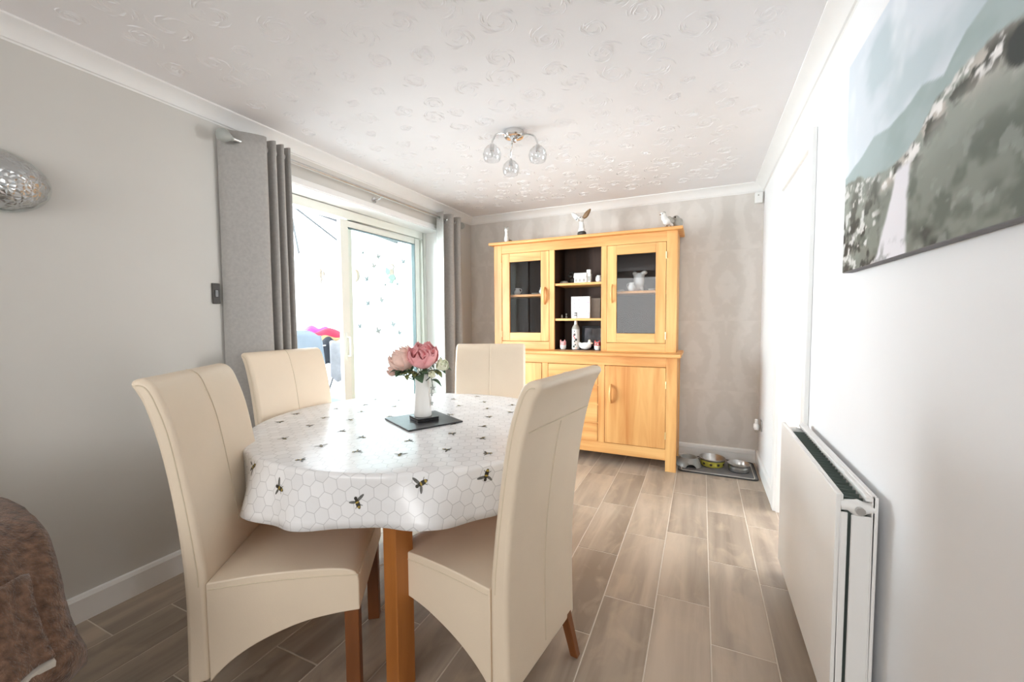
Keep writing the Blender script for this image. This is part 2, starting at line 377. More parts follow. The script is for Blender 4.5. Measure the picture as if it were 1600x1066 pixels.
# ------------------------------------------------------------------ room shell
DY0, DY1, DZ = -2.42, -.59, 2.15             # patio door opening in the left wall
KY0, KY1, KZ = -1.71, -1.0, 2.05             # doorway in the right wall
REAR = -7.0
b = MB()
b.box(-W-.27, -W, REAR, DY0, 0, H).box(-W-.27, -W, DY1, .1, 0, H).box(-W-.27, -W, DY0, DY1, DZ, H)
struct('wall_left', b, 'wall_grey', 'plain warm grey wall with the patio door opening', smooth=0)
b = MB(); b.box(-W, 0, 0, .1, 0, H)
struct('wall_back', b, 'wallpaper', 'wall with faint taupe damask wallpaper behind the dresser', smooth=0)
b = MB(); b.box(0, .1, REAR, KY0-.02, 0, H).box(0, .1, KY1+.02, .1, 0, H).box(0, .1, KY0-.02, KY1+.02, KZ+.02, H)
struct('wall_right', b, 'wall_white', 'white wall with the doorway and the radiator', smooth=0)
b = MB(); b.box(-W, 0, REAR-.1, REAR, 0, .9).box(-W, 0, REAR-.1, REAR, 2.25, H).box(-W, -2.6, REAR-.1, REAR, .9, 2.25).box(-.3, 0, REAR-.1, REAR, .9, 2.25)  # window opening added here to let the fill light in
struct('wall_rear', b, 'wall_grey', 'grey unseen wall behind the viewer with a window added for fill light', smooth=0)
b = MB(); b.box(-W-.27, .1, REAR-.1, .1, H, H+.1)
ceiling = struct('ceiling', b, 'ceiling', 'white ceiling with swirled plaster rosettes', smooth=0)
b = MB(); b.box(-W, .1, REAR-.1, .1, -.06, -.0015)
floor = struct('floor', b, 'grout', 'floor of wood effect planks with pale joints', smooth=0)

# swirled plaster rosettes on the ceiling: real low ridges
b = MB()
rr = random.Random(3)
row = 0; y = -4.0
while y < -.25:
    x = -2.62+(.105 if row % 2 else 0)
    while x < -.2:
        cx, cy = x+rr.uniform(-.03, .03), y+rr.uniform(-.03, .03); R0 = rr.uniform(.048, .074)*(1 if rr.random() < .8 else .6)
        for k in range(rr.randint(20, 28)):
            r0 = R0*math.sqrt(rr.uniform(.03, 1)); a0 = rr.uniform(0, 2*PI); sp = rr.uniform(.7, 1.5)*min(1.6, .045/(r0+.012)); ox, oy = rr.uniform(-.012, .012), rr.uniform(-.012, .012)
            n = 6; hh = rr.uniform(.0016, .0032); ww = rr.uniform(.002, .0042); vsq = []; fsq = []
            for i in range(n+1):
                a = a0+sp*i/n; e = sin(PI*i/n); q = r0*(1+.25*i/n)
                for dr, dz in ((-ww, 0), (0, -hh*e), (ww, 0)):
                    vsq.append((cx+ox+(q+dr)*cos(a), cy+oy+(q+dr)*sin(a), H-.0002+dz))
            for i in range(n):
                fsq += [(3*i, 3*i+1, 3*i+4, 3*i+3), (3*i+1, 3*i+2, 3*i+5, 3*i+4)]
            b.add(vsq, fsq)
        x += .205+rr.uniform(-.015, .02)
    y += .172; row += 1
o = b.build('plaster_rosettes', 'ceiling', ceiling, smooth=0, fixn=False); o['kind'] = 'stuff'

# cornice
prof = [(0, 0), (.074, 0), (.074, -.008), (.066, -.012), (.05, -.02), (.034, -.033), (.022, -.048), (.012, -.064), (.004, -.066), (0, -.072)]
b = MB(); b.prism([(-W+p, H+q) for p, q in prof], REAR, 0, 'y'); struct('trim_1', b, 'white', 'white cove cornice along the left wall', smooth=30)
b = MB(); b.prism([(-p, H+q) for p, q in prof], -W, 0, 'x'); struct('trim_2', b, 'white', 'white cove cornice along the papered wall', smooth=30)
b = MB(); b.prism([(-p, H+q) for p, q in prof], REAR, 0, 'y'); struct('trim_3', b, 'white', 'white cove cornice along the right wall', smooth=30)
# baseboards
sk = [(0, 0), (.019, 0), (.019, .098), (.012, .112), (0, .115)]
b = MB(); b.prism([(-W+p, q) for p, q in sk], REAR, DY0, 'y'); b.prism([(-W+p, q) for p, q in sk], DY1, 0, 'y')
struct('baseboard_left', b, 'white', 'white skirting board along the grey wall', smooth=20)
b = MB(); b.prism([(-p, q) for p, q in [(0, 0), (.011, 0), (.011, .074), (.019, .078), (.019, .106), (.014, .113), (0, .115)]], -W+.019, -.019, 'x'); struct('baseboard_back', b, 'white', 'white skirting board under the damask wallpaper', smooth=20)
b = MB(); b.prism([(-p, q) for p, q in sk], REAR, KY0-.085, 'y'); b.prism([(-p, q) for p, q in sk], KY1+.085, -.0, 'y')
struct('baseboard_right', b, 'white', 'white skirting board along the white wall', smooth=20)

# wood effect floor planks, one object each
cols = []; xr = -.0
seams = [0]+[-.19-.2207*k for k in range(13)]
known = {1: -.66, 2: -1.157, 3: -.933, 4: -1.04, 5: -.69, 6: -.80}
PL = .612; meshes = {}
for i in range(len(seams)-1):
    x1, x0 = seams[i], max(seams[i+1], -W)
    if x1-x0 < .02: continue
    off = known.get(i+1, -random.uniform(0, PL))
    y1 = off+PL*2
    ys = [y1-PL*k for k in range(13)]
    for a, c in zip(ys[:-1], ys[1:]):
        ya, yc = min(a, 0), max(c, -4.6)
        if ya-yc < .02: continue
        g = .0022; w_, l_ = round(x1-x0-2*g, 4), round(ya-yc-2*g, 4); key = (w_, l_)
        if key not in meshes:
            o = MB().box(-w_/2, w_/2, -l_/2, l_/2, -.009, 0).build('floor_plank', 'tile', floor, smooth=0, bevel=.0015, bseg=1); meshes[key] = o
        else:
            p = meshes[key]; o = p.copy(); C.objects.link(o)
        o.location = ((x0+x1)/2, (ya+yc)/2, 0)
b = MB(); b.box(-W, 0, REAR, -4.6, -.009, -.0005); o = b.build('floor_sheet', 'mat_grey', floor, smooth=0)

# doorway: lining, architrave, kitchen beyond
b = MB()
b.box(-.004, .104, KY1, KY1+.02, 0, KZ+.02).box(-.004, .104, KY0-.02, KY0, 0, KZ+.02).box(-.004, .104, KY0, KY1, KZ, KZ+.02)
door1 = struct('door_1', b, 'white', 'white lined doorway opening into the bright kitchen', smooth=0)
for (y0, y1, z0, z1) in ((KY1+.012, KY1+.082, 0, KZ+.082), (KY0-.082, KY0-.012, 0, KZ+.082), (KY0-.012, KY1+.012, KZ+.012, KZ+.082)):
    MB().box(-.022, -.0005, y0, y1, z0, z1).build('architrave', 'white', door1, smooth=0, bevel=.004)
MB().box(.0005, .0995, KY0, KY1, -.009, -.0005).build('threshold', 'tile', door1, smooth=0)
b = MB(); b.box(0, .1, .1, .6, 0, H).box(.1, 2.4, -3.3, -3.2, 0, H).box(.1, 2.4, .6, .7, 0, H)
b.box(1.9, 2.0, -3.2, -1.9, 0, H).box(1.9, 2.0, .1, .6, 0, H).box(1.9, 2.0, -1.9, .1, 0, .8).box(1.9, 2.0, -1.9, .1, 2.2, H)
struct('wall_kitchen', b, 'wall_white', 'white kitchen walls seen through the doorway', smooth=0)
b = MB(); b.box(.1, 2.0, -3.2, .6, H, H+.1); struct('ceiling_kitchen', b, 'ceiling', 'white kitchen ceiling seen through the doorway', smooth=0)
b = MB(); b.box(.1, 2.0, -3.2, .6, -.06, -.001); struct('floor_kitchen', b, 'tile', 'kitchen floor seen through the doorway', smooth=0)

# ------------------------------------------------------------------ patio door, reveals
b = MB(); b.box(-W-.27, -W+.001, DY1-.006, DY1+.0, 0, DZ).box(-W-.27, -W+.001, DY0, DY0+.006, 0, DZ).box(-W-.27, -W+.001, DY0, DY1, DZ-.006, DZ)
struct('trim_4', b, 'white', 'white plastered reveal around the patio door', smooth=0)
b = MB(); b.box(-W-.001, -W+.014, DY0, DY1+.0, DZ-.0, DZ+.042); struct('trim_5', b, 'white', 'white batten across the top of the door recess', smooth=0, bevel=.003)
FX = -3.08
b = MB()
b.box(FX-.05, FX+.05, DY0+.006, DY0+.055, 0, DZ-.006).box(FX-.05, FX+.05, DY1-.058, DY1-.008, 0, DZ-.006)
b.box(FX-.05, FX+.05, DY0+.055, DY1-.058, DZ-.075, DZ-.006).box(FX-.05, FX+.05, DY0+.055, DY1-.058, 0, .045)
door2 = struct('door_2', b, 'upvc', 'white sliding patio door standing half open', smooth=0, bevel=.004)
def leaf(name, x, y0, y1, z0, z1, w, handle=None):
    b = MB(); t = .018
    b.box(x-t, x+t, y0, y0+w, z0, z1).box(x-t, x+t, y1-w, y1, z0, z1).box(x-t, x+t, y0+w, y1-w, z1-w*.72, z1).box(x-t, x+t, y0+w, y1-w, z0, z0+w)
    f = b.build(name, 'upvc', door2, smooth=0, bevel=.004)
    MB().box(x-.004, x+.004, y0+w-.004, y1-w+.004, z0+w-.004, z1-w*.72+.004).build('pane', 'door_glass', f, smooth=0)
    b = MB(); e = .005
    b.box(x-t-.002, x+t+.002, y1-w-e, y1-w, z0+w, z1-w*.72).box(x-t-.002, x+t+.002, y0+w, y1-w, z1-w*.72-e, z1-w*.72)
    b.build('glazing_seal', 'seal', f, smooth=0)
    if handle:
        hb = MB(); hy = handle
        hb.box(x+t, x+t+.008, hy-.014, hy+.014, .95, 1.17)
        hb.tube([(x+t+.008, hy, .985), (x+t+.034, hy, .985), (x+t+.034, hy, 1.135), (x+t+.008, hy, 1.135)], .008)
        hb.build('door_handle', 'upvc', f, smooth=40)
leaf('sliding_leaf', FX+.026, -1.695, -.70, .045, DZ-.085, .075, -1.655)
leaf('fixed_leaf', FX-.024, -1.60, DY1-.058, .045, DZ-.075, .062)

# ------------------------------------------------------------------ conservatory beyond
CY = .3; CX = -6.4; EZ = 2.29
b = MB(); b.box(CX, -W-.27, CY, CY+.1, 0, EZ); struct('wall_conservatory', b, 'cons_white', 'bright white conservatory end wall behind the glass', smooth=0)
b = MB(); b.box(CX-.1, -W-.27, -4.2, CY+.1, -.06, -.002); struct('floor_conservatory', b, 'cons_floor', 'pale conservatory floor', smooth=0)
b = MB(); b.box(CX-.1, CX, -4.2, CY+.1, 0, .55).box(CX-.1, -W-.27, -4.3, -4.2, 0, .55)
struct('wall_dwarf', b, 'cons_white', 'low white conservatory wall under the glazing', smooth=0)
b = MB()
for k in range(6):
    yy = -4.2+k*.88; b.box(CX-.08, CX-.02, yy, yy+.06, .55, EZ)
for k in range(4):
    xx = CX+k*.98; b.box(xx, xx+.06, -4.28, -4.22, .55, EZ)
b.box(CX-.08, CX-.02, -4.2, CY+.1, .55, .61).box(CX, -W-.27, -4.28, -4.22, .55, .61)
struct('window_1', b, 'upvc', 'white conservatory window frames', smooth=0)
b = MB(); b.box(CX-.09, CX-.0, -4.2, CY+.0, EZ-.09, EZ).box(CX, -W-.27, CY-.045, CY-.0, EZ-.07, EZ+.0).box(CX, -W-.27, -4.28, -4.2, EZ-.09, EZ)
struct('trim_6', b, 'upvc', 'white eaves beam of the conservatory', smooth=0)
AP = Vector((-4.655, -.9, 2.60)); RE = Vector((-4.655, -3.2, 2.60))
eave = [CX, -6.02, -5.02, -4.1, -W-.28]
b = MB()
for i in range(4):
    b.add([AP, (eave[i], CY, EZ), (eave[i+1], CY, EZ)], [(0, 1, 2)])
b.add([AP, RE, (CX, -4.2, EZ), (CX, CY, EZ)], [(0, 1, 2, 3)]); b.add([AP, RE, (-W-.28, -4.2, EZ), (-W-.28, CY, EZ)], [(0, 1, 2, 3)])
b.add([RE, (CX, -4.2, EZ), (-W-.28, -4.2, EZ)], [(0, 1, 2)])
roof = struct('roof_conservatory', b, 'roof', 'translucent white conservatory roof', smooth=0, fixn=False, solid=.012)
for i, ex in enumerate(eave):
    MB().tube([AP-Vector((0, 0, .02)), (ex, CY-.01, EZ-.01)], .022 if i != 2 else .012, 6).build('rafter', 'glazing_bar', roof, smooth=40)
MB().tube([AP-Vector((0, 0, .02)), RE], .03, 6).build('ridge_beam', 'upvc', roof, smooth=40)

# wall stickers on the conservatory end wall
def ray(u, v, axis, val):
    d = f_+r_*((u-800)/645.66)+u_*((533-v)/645.66); c = Vector((-0.4649, -4.1068, 1.2737))
    return c+d*((val-c[axis])/d[axis])
bpoly = [(0, -.5), (.12, -.2), (.45, -.55), (.62, -.35), (.45, 0), (.85, .5), (.6, .65), (.1, .2), (0, .3), (-.1, .2), (-.6, .65), (-.85, .5), (-.45, 0), (-.62, -.35), (-.45, -.55), (-.12, -.2)]
spots = [(567, 395, .03, 'tiny butterfly sticker highest and leftmost on the conservatory wall'), (591, 401, .05, 'butterfly sticker just right of the tiny highest one'), (584, 416, .055, 'butterfly sticker tilted above the crescent moon sticker'), (630, 409, .045, 'butterfly sticker at the upper right by the door edge'), (573, 436, .055, 'butterfly sticker just right of the crescent moon'), (602, 445, .03, 'tiny butterfly sticker at the left foot of the green winged figure'), (621, 444, .035, 'small butterfly sticker at the right foot of the green winged figure'), (575, 474, .055, 'left of the two butterfly stickers at mid height'), (596, 469, .055, 'right of the two butterfly stickers at mid height'), (562, 510, .05, 'leftmost butterfly sticker of the lowest row'), (591, 517, .065, 'largest butterfly sticker in the middle of the lowest row'), (614, 507, .055, 'butterfly sticker of the lowest row right of the largest'), (624, 520, .045, 'rightmost and lowest small butterfly sticker')]
for i, (u, v, s, lab) in enumerate(spots):
    p = ray(u, v, 1, CY-.004); an = random.uniform(-.5, .1); b = MB()
    pts = [(s*(x*cos(an)*.75-z*sin(an)), s*(x*sin(an)+z*cos(an))) for x, z in bpoly]
    b.prism(pts, -.003, .003, 'y')
    o = b.build('butterfly_sticker', 'sticker_grey', loc=p, smooth=0)
    tag(o, lab, 'sticker', 'butterfly wall stickers')
def fairy(name, u, v, s, label, mats, flip=1):
    p = ray(u, v, 1, CY-.006); t = thing(name, label, 'sticker', p, 0)
    def pl(nm, poly, mat, d=0):
        MB().prism([(x*s*flip, z*s) for x, z in poly], -.003-d, .003-d, 'y').build(nm, mat, t, smooth=0)
    circ = lambda cx, cz, rx, rz, n=14: [(cx+rx*cos(2*PI*k/n), cz+rz*sin(2*PI*k/n)) for k in range(n)]
    pl('hair', circ(0, .36, .16, .15), mats[0]); pl('face', circ(-.03, .33, .09, .10), 'petal_cream', .004)
    pl('wing', [(.03, .15), (.35, .35), (.42, .12), (.3, -.05), (.05, .02)], mats[1])
    pl('torso', [(-.1, .24), (.08, .24), (.12, 0), (.05, -.1), (-.12, -.08), (-.14, .05)], mats[0], .002)
    pl('skirt', [(-.14, -.05), (.10, -.05), (.24, -.2), (.1, -.3), (.16, -.46), (-.02, -.5), (-.1, -.34), (-.26, -.3), (-.22, -.15)], mats[1], .003)
fairy('fairy_sticker', 500, 432, .22, 'tan winged figure sticker beyond the open side of the patio door', ('sticker_tan', 'sticker_tan'), 1)
fairy('fairy_sticker', 612, 428, .26, 'tan and green winged figure sticker among the butterflies', ('sticker_tan', 'sticker_green'), -1)
p = ray(554, 431, 1, CY-.006); b = MB()
cr = [(.09*cos(a), .09*sin(a)) for a in np.linspace(-1.5, 1.5, 14)]+[(.065*cos(a)-.02, .085*sin(a)) for a in np.linspace(1.5, -1.5, 14)]
b.prism(cr, -.003, .003, 'y'); o = b.build('moon_sticker', 'sticker_tan', loc=p, smooth=0); tag(o, 'tan crescent moon sticker next to the sliding door stile', 'sticker')

# pale chair and airer with clothes in the conservatory
def plastic_chair(loc, rz):
    t = thing('garden_chair', 'pale blue plastic high-backed chair in the conservatory', 'chair', loc, rz)
    n = 14; b = MB(); vv = []; ff = []
    for j in range(12):
        z = .45+j*(.72/11)
        for i in range(n+1):
            a = -1.05+2.1*i/n; k = (j/11)
            wv = .205*(1-.10*k); top = 0 if j < 11 else -.10*(abs(a)/1.05)**3
            vv.append((-.22-.10*k+(.27*(1-cos(a)))*.7, wv*sin(a)/sin(1.05), z+top))
    for j in range(11):
        for i in range(n):
            ff.append((j*(n+1)+i, j*(n+1)+i+1, (j+1)*(n+1)+i+1, (j+1)*(n+1)+i))
    b.add(vv, ff); b.build('backrest', 'pale_blue', t, solid=.02)
    MB().box(-.24, .24, -.21, .21, .42, .46).build('seat', 'pale_blue', t, bevel=.02)
    for x in (-.2, .2):
        for y in (-.17, .17):
            MB().tube([(x, y, .43), (x*1.25, y*1.15, 0)], [.025, .018], 8).build('leg', 'pale_blue', t)
c0 = ray(468, 518, 0, -4.25); rz_ = math.radians(-12)
plastic_chair((c0.x+.30*cos(rz_), c0.y+.30*sin(rz_), -.002), rz_)
ax, ay = -4.65, -.50
t = thing('clothes_airer', 'white folding airer with laundry in the conservatory', 'airer', (ax, ay, -.002), .3)
for s in (-1, 1):
    MB().tube([(-.25, s*.28, 0), (.12, s*.28, .98)], .011, 6).build('frame_leg', 'glazing_bar', t)
    MB().tube([(.25, s*.28, 0), (-.12, s*.28, .98)], .011, 6).build('frame_leg', 'glazing_bar', t)
for k in range(5):
    MB().tube([(-.16+.08*k, -.30, .98), (-.16+.08*k, .30, .98)], .008, 6).build('hanging_rail', 'white', t)
MB().tube([(-.18, -.28, .28), (-.18, .28, .28)], .01, 6).build('stretcher', 'steel', t); MB().tube([(.18, -.28, .28), (.18, .28, .28)], .01, 6).build('stretcher', 'steel', t)
def garment(name, label, mat, cx, cy, w, l, z0, drop, seed, rz=0):
    """a folded piece of clothing lying over the rails with a hanging end"""
    rg = random.Random(seed); n, q = 16, 18; vv = []; ff = []
    ph = [rg.uniform(0, 6) for _ in range(6)]
    for j in range(q+1):
        for i in range(n+1):
            u = i/n-.5; v = j/q-.5; x = v*l; yv = u*w*(1-.25*abs(v))
            z = z0+.02*sin(9*u+ph[0])+.018*sin(11*v+ph[1]+4*u)+.045*(1-4*v*v)*(1-3*u*u)
            if x > l*.25:
                e = x-l*.25; x = l*.25+e*.25; z -= e*drop
            if x < -l*.25:
                e = -l*.25-x; x = -l*.25-e*.25; z -= e*drop*.7
            vv.append((cx+x*cos(rz)-yv*sin(rz), cy+x*sin(rz)+yv*cos(rz), z))
    for j in range(q):
        for i in range(n): ff.append((j*(n+1)+i, j*(n+1)+i+1, (j+1)*(n+1)+i+1, (j+1)*(n+1)+i))
    b = MB(); b.add(vv, ff); o = b.build(name, mat, solid=.012, smooth=60); tag(o, label, 'clothing', 'laundry on the airer'); return o
garment('folded_top', 'charcoal garment hanging from the laundry airer', 'cloth_dark', ax+.10, ay-.02, .26, .62, 1.0, 1.5, 1, -.8)
garment('folded_top', 'grey garment hanging lowest on the laundry airer', 'cloth_grey', ax+.16, ay+.12, .22, 1.0, .99, 1.6, 2, -.8)
garment('folded_top', 'tan garment in the middle of the laundry pile', 'cloth_tan', ax+.05, ay-.02, .40, .62, 1.04, 1.0, 3, -.8)
garment('folded_top', 'hot pink garment on top of the laundry pile', 'cloth_pink', ax+.06, ay+.03, .46, .60, 1.09, .8, 4, -.8)
garment('folded_top', 'magenta garment at the back of the laundry pile', 'cloth_magenta', ax-.13, ay+.02, .28, .36, 1.13, .7, 5, -.8)

# ------------------------------------------------------------------ dining table and cloth
TX, TY, TZ, TA, TB = -1.732, -2.466, .778, .752, .706
tab = thing('dining_table', 'oak dining table under the bee patterned cloth', 'table', (TX, TY, 0), math.radians(-14))
b = MB(); b.lathe([(0, TZ-.03), (.985, TZ-.03), (1, TZ-.022), (1, TZ-.008), (.985, TZ-.001), (0, TZ-.001)], seg=72, sx=TA-.004, sy=TB-.004)
R14 = Matrix.Rotation(math.radians(14), 3, 'Z'); b.v = [tuple(R14@Vector(p)) for p in b.v]
b.build('tabletop', 'oak_h', tab)
LO = .452
for i, (sx, sy) in enumerate(((1, -1), (1, 1), (-1, 1), (-1, -1))):
    MB().box(sx*LO-.036, sx*LO+.036, sy*LO-.036, sy*LO+.036, 0, TZ-.03).build('leg', 'oak_leg', tab, smooth=0, bevel=.004)
for s in (-1, 1):
    MB().box(-LO+.036, LO-.036, s*LO-.012, s*LO+.012, TZ-.12, TZ-.03).build('apron_rail', 'oak_leg', tab, smooth=0)
    MB().box(s*LO-.012, s*LO+.012, -LO+.036, LO-.036, TZ-.12, TZ-.03).build('apron_rail', 'oak_leg', tab, smooth=0)

RB = .014; LB = RB*PI/2
def flare(ph):
    k = .3+.7*min(1, max(0, (abs(ph-.1)-.55)/.4))       # hangs straighter where the chair stands against it
    return k*(.17+.13*sin(8*ph+2.2)+.10*sin(13*ph+.4)+.05*sin(21*ph+1))
def cloth_pt(px, py, lift=0):
    ph = math.atan2(py, px); rho = math.hypot(px, py); Re = 1/math.sqrt((cos(ph)/TA)**2+(sin(ph)/TB)**2)
    s = rho-Re
    if s <= 0:
        return Vector((TX+px, TY+py, TZ+.002+lift))
    nx, ny = cos(ph)/TA**2, sin(ph)/TB**2; q = math.hypot(nx, ny); nx /= q; ny /= q
    if s < LB:
        a = s/RB; h = RB*sin(a); d = RB*(1-cos(a)); n = (sin(a), cos(a))
    else:
        t = s-LB; fl = flare(ph)*min(1, t/.05+.25); h = RB+t*fl; d = RB+t*math.sqrt(max(0, 1-fl*fl)); n = (1, fl)
    return Vector((TX+Re*cos(ph)+nx*(h+lift*n[0]), TY+Re*sin(ph)+ny*(h+lift*n[0]), TZ+.002-d+lift*n[1]))
NP = 320; HEM = .192; HS = .05
rings = [k/10 for k in range(0, 10)]
vv = [cloth_pt(0, 0)]; uvs = [(0, 0)]; ff = []; prev = None
srows = [(f, 0) for f in (.25, .5, .75, .93, 1.0)]+[(1, s) for s in (.004, .009, .014, .019, .03, .05, .075, .1, .125, .145, .165, HEM)]
for j, (f, s) in enumerate(srows):
    for i in range(NP):
        ph = 2*PI*i/NP; Re = 1/math.sqrt((cos(ph)/TA)**2+(sin(ph)/TB)**2)
        ss = s*(1+.06*sin(3*ph+1)+.03*sin(7*ph)) if s > .03 else s
        px, py = (Re*f+ss)*cos(ph), (Re*f+ss)*sin(ph)
        vv.append(cloth_pt(px, py)); uvs.append((px, py))
for i in range(NP): ff.append((0, 1+i, 1+(i+1) % NP))
for j in range(len(srows)-1):
    for i in range(NP):
        a = 1+j*NP; c = a+NP; ff.append((a+i, c+i, c+(i+1) % NP, a+(i+1) % NP))
b = MB(); b.add(vv, ff)
cloth = b.build('tablecloth', 'oilcloth', None, smooth=70, fixn=False, solid=.0012)
me = cloth.data; uvl = me.uv_layers.new(name='UVMap')
for lp in me.loops:
    px, py = uvs[lp.vertex_index]; an = .55; px, py = px*cos(an)-py*sin(an), px*sin(an)+py*cos(an)
    uvl.data[lp.index].uv = (px/HS+40, py/HS+40*1.7320508)
tag(cloth, 'white oilcloth with grey honeycomb and bee print draped over the table', 'tablecloth')
# printed bees following the cloth
def bee(px, py, an, s):
    t = None; L = []
    ell = lambda cx, cy, rx, ry, r0, n=10: [(cx+rx*cos(2*PI*k/n)*cos(r0)-ry*sin(2*PI*k/n)*sin(r0), cy+rx*cos(2*PI*k/n)*sin(r0)+ry*sin(2*PI*k/n)*cos(r0)) for k in range(n)]
    shapes = [(ell(.5, .42, .62, .17, .35), 2, .0012), (ell(-.5, .34, .5, .15, 2.75), 2, .0012), (ell(0, -.05, .26, .62, 0), 0, .0016), (ell(0, .58, .2, .2, 0), 0, .0018), (ell(0, .12, .24, .10, 0), 1, .002), (ell(0, -.42, .2, .12, 0), 1, .002), (ell(.3, -.3, .3, .035, -.7, 6), 0, .0013), (ell(-.3, -.3, .3, .035, 3.84, 6), 0, .0013)]
    b = MB()
    for poly, mi, lift in shapes:
        c = (sum(p[0] for p in poly)/len(poly), sum(p[1] for p in poly)/len(poly))
        pts = [c]+poly; P = []
        for x, y in pts:
            X, Y = px+s*(x*cos(an)-y*sin(an)), py+s*(x*sin(an)+y*cos(an)); P.append(cloth_pt(X, Y, lift))
        n = len(poly); b.add(P, [(0, 1+k, 1+(k+1) % n) for k in range(n)], mi)
    return b.build('printed_bee', ['bee_black', 'bee_gold', 'bee_wing'], cloth, smooth=0, fixn=False)
rg = random.Random(11)
Rcl = lambda ph: 1/math.sqrt((cos(ph)/TA)**2+(sin(ph)/TB)**2)
gx = -.9
cell = .19; k = 0
for i in range(-5, 6):
    for j in range(-5, 6):
        px = (i+.5*(j % 2))*cell+rg.uniform(-.025, .025); py = j*cell*.86+rg.uniform(-.025, .025)
        ph = math.atan2(py, px); rho = math.hypot(px, py)
        if rho > Rcl(ph)-.05: continue
        if abs(px-.03) < .17 and abs(py+.03) < .17: continue
        bee(px, py, rg.uniform(0, 6.28), .025)
def drop_bee(u, v, an, s=.030):
    # the bees on the near overhang, at the places where the photo shows them
    best = None
    for i in range(720):
        ph = 2*PI*i/720
        for s_ in (.04, .06, .08, .10, .12, .14):
            q = cloth_pt((Rcl(ph)+s_)*cos(ph), (Rcl(ph)+s_)*sin(ph)); d = q-cam.matrix_world.translation
            if (q-Vector((TX, TY, 0))).xy.dot(d.xy) > 0: continue
            pu = 800+645.66*d.dot(r_)/d.dot(f_); pv = 533-645.66*d.dot(u_)/d.dot(f_); e = (pu-u)**2+(pv-v)**2
            if best is None or e < best[0]: best = (e, ph, s_)
    _, ph, s_ = best; bee((Rcl(ph)+s_)*cos(ph), (Rcl(ph)+s_)*sin(ph), ph+PI/2+an, s)
drop_bee(395, 733, 2.3); drop_bee(439, 760, 1.3); drop_bee(560, 783, .4); drop_bee(658, 757, 2.0); drop_bee(760, 738, 2.8)
for ph in (.2, .75, 1.3, 1.9, 2.4, 3.0, 3.5): bee((Rcl(ph)+.09)*cos(ph), (Rcl(ph)+.09)*sin(ph), ph+rg.uniform(0, 6), .03)

# ------------------------------------------------------------------ leather dining chairs
CW = .465
rearp = [(-.262, .14), (-.258, .30), (-.258, .45), (-.266, .60), (-.283, .75), (-.308, .90), (-.340, 1.02), (-.360, 1.065)]
topp = [(-.371, 1.085), (-.366, 1.099), (-.350, 1.104), (-.328, 1.099), (-.308, 1.080)]
frontp = [(-.290, 1.04), (-.262, .95), (-.238, .82), (-.218, .68), (-.204, .56), (-.197, .46), (-.197, .155)]
def smooth2(pts, n=3): return [(p.x, p.y) for p in crom([(a, c, 0) for a, c in pts], n)]
def inset(poly, d):
    out = []; n = len(poly); ar = sum(poly[i][0]*poly[(i+1) % n][1]-poly[(i+1) % n][0]*poly[i][1] for i in range(n)); sg = 1 if ar > 0 else -1
    for i in range(n):
        a, p, c = Vector(poly[i-1]), Vector(poly[i]), Vector(poly[(i+1) % n]); t = (c-a).normalized(); out.append((p.x-sg*t.y*d, p.y+sg*t.x*d))
    return out
def make_chair(label):
    t = thing('dining_chair', label, 'chair', group='cream leather dining chairs around the table')
    poly = smooth2(rearp+topp+frontp)
    bk = MB().prism(poly, -CW/2, CW/2, 'y').build('backrest', 'leather', t, smooth=50, bevel=.02, bseg=4)
    ip = inset(poly, .019); i0 = len(smooth2(rearp))
    for s in (-1, 1):
        MB().tube([(x, s*(CW/2+.0003), z) for x, z in ip[i0+6:-3]], .0022, 5).build('seam', 'seam', bk)
    fr = smooth2(topp[2:]+frontp[:-2]); MB().tube([(x+.0006, 0, z+.0004) for x, z in fr], .0018, 5).build('seam', 'seam', bk)
    re = [(x, z) for x, z in smooth2(rearp) if .16 < z < .955]; MB().tube([(x-.0006, 0, z) for x, z in re], .0018, 5).build('seam', 'seam', bk)
    MB().tube([(-.3235, -CW/2+.02+k*(CW-.04)/8, .955) for k in range(9)], .0018, 5).build('seam', 'seam', bk)
    sp = smooth2([(-.197, .468), (-.05, .480), (.10, .481), (.19, .475), (.235, .462), (.250, .440), (.252, .40), (.252, .335)])
    arch = smooth2([(.252, .330), (.19, .327), (.10, .315), (.02, .292), (-.06, .258), (-.12, .222), (-.165, .185), (-.197, .15)])
    st = MB().prism(sp+arch, -CW/2, CW/2, 'y').build('seat', 'leather', t, smooth=50, bevel=.014, bseg=4)
    for s in (-1, 1):
        MB().tube([(-.19+k*.04, s*(CW/2+.0003), .449+.008*sin(PI*k/11)) for k in range(12)], .002, 5).build('seam', 'seam', st)
    MB().tube([(.2525, -CW/2+.01+k*(CW-.02)/8, .448) for k in range(9)], .002, 5).build('seam', 'seam', st)
    for s in (-1, 1):
        MB().box(.20, .245, s*.195-.0225, s*.195+.0225, 0, .34).build('leg', 'chair_leg', t, smooth=0, bevel=.003)
        b = MB(); x0, x1, h = -.235, -.285, .018
        vv = [(x0+dx, s*.185+dy, .20) for dx, dy in ((-h, -h), (h, -h), (h, h), (-h, h))]+[(x1+dx*.8, s*.192+dy*.8, 0) for dx, dy in ((-h, -h), (h, -h), (h, h), (-h, h))]
        b.add(vv, [(0, 1, 2, 3), (7, 6, 5, 4), (0, 4, 5, 1), (1, 5, 6, 2), (2, 6, 7, 3), (3, 7, 4, 0)]); b.build('leg', 'chair_leg', t, smooth=0, bevel=.003)
    return t
def dup(root, label, loc, rz):
    r = root.copy(); C.objects.link(r); r['label'] = label; r.location = loc; r.rotation_euler = (0, 0, rz)
    for ch in list(root.children):
        c = ch.copy(); C.objects.link(c); c.parent = r
        for g in ch.children:
            d = g.copy(); C.objects.link(d); d.parent = c
    return r
chair = make_chair('cream leather chair nearest the fleece throw, turned sideways to the table')
